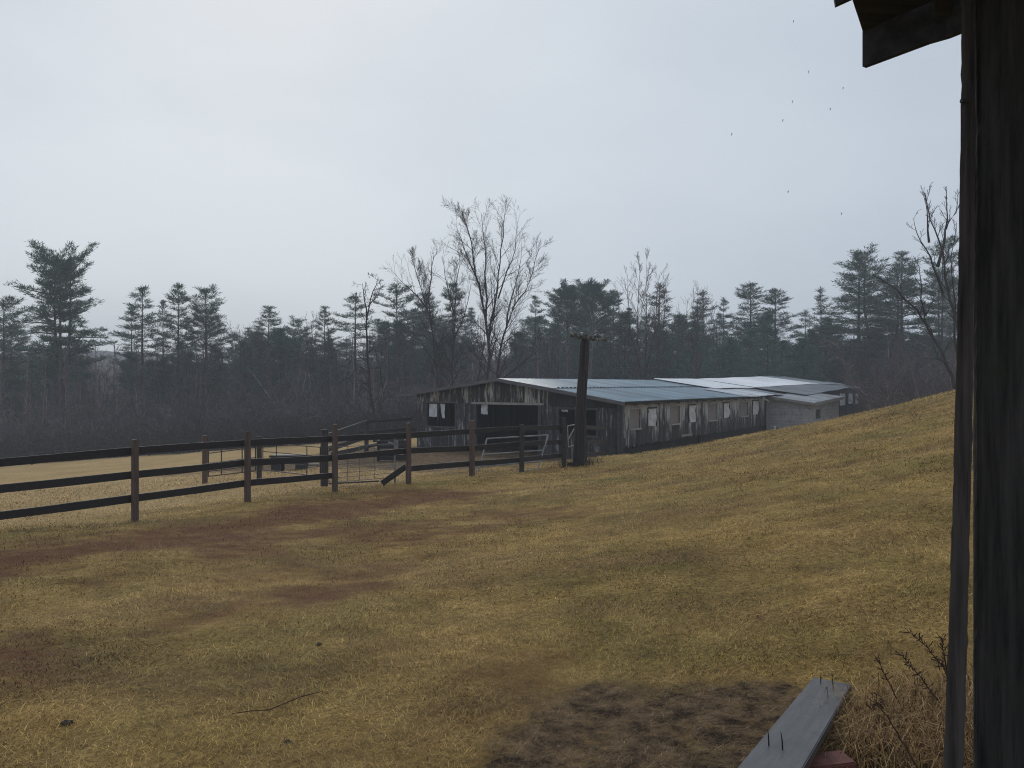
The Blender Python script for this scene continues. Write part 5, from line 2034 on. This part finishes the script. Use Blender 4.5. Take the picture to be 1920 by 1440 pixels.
        if head == 'umbel':
            for k in range(16):
                a = random.uniform(0, 6.28)
                q = (dr * 0.4 + rand_perp(dr) * random.uniform(0.4, 1.0)).normalized()
                p1 = tip + q * 0.035
                p2 = p1 + (dr * 0.9 - q * 0.2).normalized() * 0.03
                hd.tube([tuple(tip), tuple(p1), tuple(p2)], [0.0013, 0.0012, 0.0022], 4)
        else:
            k0 = n // 3 if head == 'feather' else n * 2 // 3
            for k in range(k0, n):
                for q in range(5 if head == 'feather' else 3):
                    p = fine[k]
                    v = (dr * random.uniform(0.4, 1.2) + rand_perp(dr) * 0.8).normalized() * random.uniform(0.015, 0.045)
                    hd.tube([tuple(p), tuple(p + v)], [0.0014, 0.0028 if random.random() < 0.5 else 0.0012], 4)
        hd.build('seed_head', wm, root)

    # a thin dead vine lying in the grass and a few clods
    pts = [(435, 1342), (470, 1336), (505, 1331), (535, 1318), (565, 1305), (605, 1296)]
    t = MB()
    W = []
    for u, v in pts:
        x, d = hit(u, v)
        W.append((x, d, gz(x, d) + 0.028))
    t.tube(W, [0.002, 0.003, 0.0035, 0.0035, 0.003, 0.0015], 5)
    o = t.build('fallen_twig', wm)
    tag(o, 'long thin dead twig lying in the near grass', 'twig')
    cm = plain('dark_clod', (0.055, 0.040, 0.030), 0.9)
    for (u, v, s, lab) in ((125, 1357, 0.02, 'dark clod in the grass near the left corner'), (597, 1212, 0.016, 'dark clod in the grass, farthest of the three'), (540, 1377, 0.013, 'dark clod in the grass below the long twig')):
        x, d = hit(u, v)
        bm = bmesh.new()
        bmesh.ops.create_icosphere(bm, subdivisions=3, radius=1)
        for vv in bm.verts:
            k = 1 + 0.25 * math.sin(vv.co.x * 4 + s * 90) * math.cos(vv.co.y * 5) + random.gauss(0, 0.06)
            vv.co = Vector((vv.co.x * 1.3, vv.co.y, vv.co.z * 0.6)) * s * k
        me = bpy.data.meshes.new('clod')
        bm.to_mesh(me); bm.free()
        o = link('clod', me, cm)
        o.location = (x, d, gz(x, d) + s * 0.55)
        tag(o, lab, 'clod')
    # drops falling from the eave
    wt = NT('rain_water')
    wt.color((0.55, 0.6, 0.66))
    wt.rough(0.05)
    wt.b.inputs['Transmission Weight'].default_value = 0.9
    wt.b.inputs['IOR'].default_value = 1.33
    first = None
    for (u, v) in ((1488, 40), (1516, 135), (1581, 166), (1486, 191), (1557, 205), (1468, 226), (1372, 252), (1478, 360), (1578, 401)):
        p = px(u, v, 2.9)
        if first is None:
            bm = bmesh.new()
            bmesh.ops.create_icosphere(bm, subdivisions=2, radius=1)
            for vv in bm.verts:
                vv.co = Vector((vv.co.x * 0.0026, vv.co.y * 0.0026, vv.co.z * 0.0055))
            me = bpy.data.meshes.new('raindrop')
            bm.to_mesh(me); bm.free()
            first = link('raindrop', me, wt.m)
            o = first
            tag(o, 'tiny raindrop falling from the shed eave against the sky', 'raindrop', 'raindrops falling from the shed eave')
        else:
            o = first.copy()
            COL.objects.link(o)
        o.location = p


# ------------------------------------------------------------------ light, air, camera
def build_world():
    w = bpy.data.worlds.new('World')
    scene.world = w
    w.use_nodes = True
    nt = w.node_tree
    bg = nt.nodes['Background']
    sky = nt.nodes.new('ShaderNodeTexSky')
    sky.sky_type = 'NISHITA'
    sky.sun_disc = False
    sky.sun_elevation = math.radians(38)
    sky.sun_rotation = math.radians(-18)
    sky.dust_density = 3.0
    tc = nt.nodes.new('ShaderNodeTexCoord')
    mp = nt.nodes.new('ShaderNodeMapping')
    mp.inputs['Scale'].default_value = (1, 1, 2.2)
    mp.inputs['Location'].default_value = (0.35, 0.2, 0.1)
    nt.links.new(tc.outputs['Generated'], mp.inputs[0])
    nz = nt.nodes.new('ShaderNodeTexNoise')
    nz.inputs['Scale'].default_value = 1.25
    nz.inputs['Detail'].default_value = 5
    nz.inputs['Roughness'].default_value = 0.48
    nt.links.new(mp.outputs[0], nz.inputs['Vector'])
    rp = nt.nodes.new('ShaderNodeValToRGB')
    e = rp.color_ramp.elements
    e[0].position = 0.34; e[0].color = (0.440, 0.497, 0.568, 1)
    e[1].position = 0.66; e[1].color = (0.590, 0.640, 0.692, 1)
    nt.links.new(nz.outputs[0], rp.inputs[0])
    # cloud deck a little thinner (brighter) towards the hidden sun, thicker to the right
    dt = nt.nodes.new('ShaderNodeVectorMath'); dt.operation = 'DOT_PRODUCT'
    dt.inputs[1].default_value = Vector((-0.55, 0.62, 0.56)).normalized()
    nt.links.new(tc.outputs['Generated'], dt.inputs[0])
    r2 = nt.nodes.new('ShaderNodeValToRGB')
    q = r2.color_ramp.elements
    q[0].position = 0.25; q[0].color = (0.84, 0.87, 0.92, 1)
    q[1].position = 0.95; q[1].color = (1.02, 1.035, 1.04, 1)
    nt.links.new(dt.outputs['Value'], r2.inputs[0])
    mm = nt.nodes.new('ShaderNodeMix'); mm.data_type = 'RGBA'; mm.blend_type = 'MULTIPLY'
    mm.inputs[0].default_value = 1.0
    nt.links.new(rp.outputs[0], mm.inputs[6]); nt.links.new(r2.outputs[0], mm.inputs[7])
    sz = nt.nodes.new('ShaderNodeSeparateXYZ')
    nt.links.new(tc.outputs['Generated'], sz.inputs[0])
    r3 = nt.nodes.new('ShaderNodeValToRGB')
    q = r3.color_ramp.elements
    q[0].position = 0.0; q[0].color = (1.07, 1.06, 1.05, 1)
    q[1].position = 0.35; q[1].color = (1.0, 1.0, 1.0, 1)
    nt.links.new(sz.outputs[2], r3.inputs[0])
    m3 = nt.nodes.new('ShaderNodeMix'); m3.data_type = 'RGBA'; m3.blend_type = 'MULTIPLY'
    m3.inputs[0].default_value = 1.0
    nt.links.new(mm.outputs[2], m3.inputs[6]); nt.links.new(r3.outputs[0], m3.inputs[7])
    mm = m3
    sc = nt.nodes.new('ShaderNodeVectorMath'); sc.operation = 'SCALE'
    sc.inputs['Scale'].default_value = 0.08
    nt.links.new(sky.outputs[0], sc.inputs[0])
    mx = nt.nodes.new('ShaderNodeMix'); mx.data_type = 'RGBA'
    mx.inputs[0].default_value = 0.90
    nt.links.new(sc.outputs[0], mx.inputs[6]); nt.links.new(mm.outputs[2], mx.inputs[7])
    nt.links.new(mx.outputs[2], bg.inputs['Color'])
    bg.inputs['Strength'].default_value = 1.0

    L = bpy.data.lights.new('sun', 'SUN')
    L.energy = 0.9
    L.angle = math.radians(30)
    L.color = (1.0, 0.96, 0.9)
    lo = bpy.data.objects.new('sun', L)
    COL.objects.link(lo)
    az = math.radians(-18)
    el = math.radians(38)
    sd = Vector((math.sin(az) * math.cos(el), math.cos(az) * math.cos(el), math.sin(el)))
    lo.rotation_euler = (-sd).to_track_quat('-Z', 'Y').to_euler()
    lo.location = (0, 0, 40)

    mb = MB()
    mb.box((0, 0, 7.5), (292, 292, 16.5))
    m = bpy.data.materials.new('misty_air')
    m.use_nodes = True
    n = m.node_tree
    n.nodes.remove(n.nodes['Principled BSDF'])
    pv = n.nodes.new('ShaderNodeVolumePrincipled')
    pv.inputs['Color'].default_value = (0.86, 0.92, 1.0, 1)
    pv.inputs['Density'].default_value = HAZE
    pv.inputs['Anisotropy'].default_value = 0.0
    n.links.new(pv.outputs[0], n.nodes['Material Output'].inputs['Volume'])
    o = mb.build('haze', m)
    o['kind'] = 'stuff'
    o['label'] = 'thin blue mist filling the air over the pasture and woods'

    cam = bpy.data.cameras.new('camera')
    cam.sensor_width = 36
    cam.lens = F / 1920 * 36
    cam.clip_start = 0.05
    cam.clip_end = 3000
    co = bpy.data.objects.new('camera', cam)
    COL.objects.link(co)
    co.location = (0, 0, CZ)
    co.rotation_euler = (math.radians(90), 0, 0)
    scene.camera = co
    vs = scene.view_settings
    vs.view_transform = 'Standard'
    vs.look = 'None'
    vs.exposure = 0.18
    vs.gamma = 1.0
    scene.cycles.volume_bounces = 1
    scene.cycles.use_denoising = True
    scene.cycles.denoiser = 'OPENIMAGEDENOISE'
    scene.cycles.denoising_input_passes = 'RGB_ALBEDO_NORMAL'
    scene.cycles.denoising_prefilter = 'NONE'
    scene.cycles.adaptive_threshold = 0.006
    scene.cycles.sample_clamp_indirect = 2.0
    scene.cycles.pixel_filter_type = 'BLACKMAN_HARRIS'
    scene.cycles.filter_width = 1.1
    scene.cycles.max_bounces = 6
    scene.cycles.diffuse_bounces = 3


HAZE = 0.0017
build_world()
build_ground()
build_grass()
build_woods()
build_barn()
build_yard()
build_near()
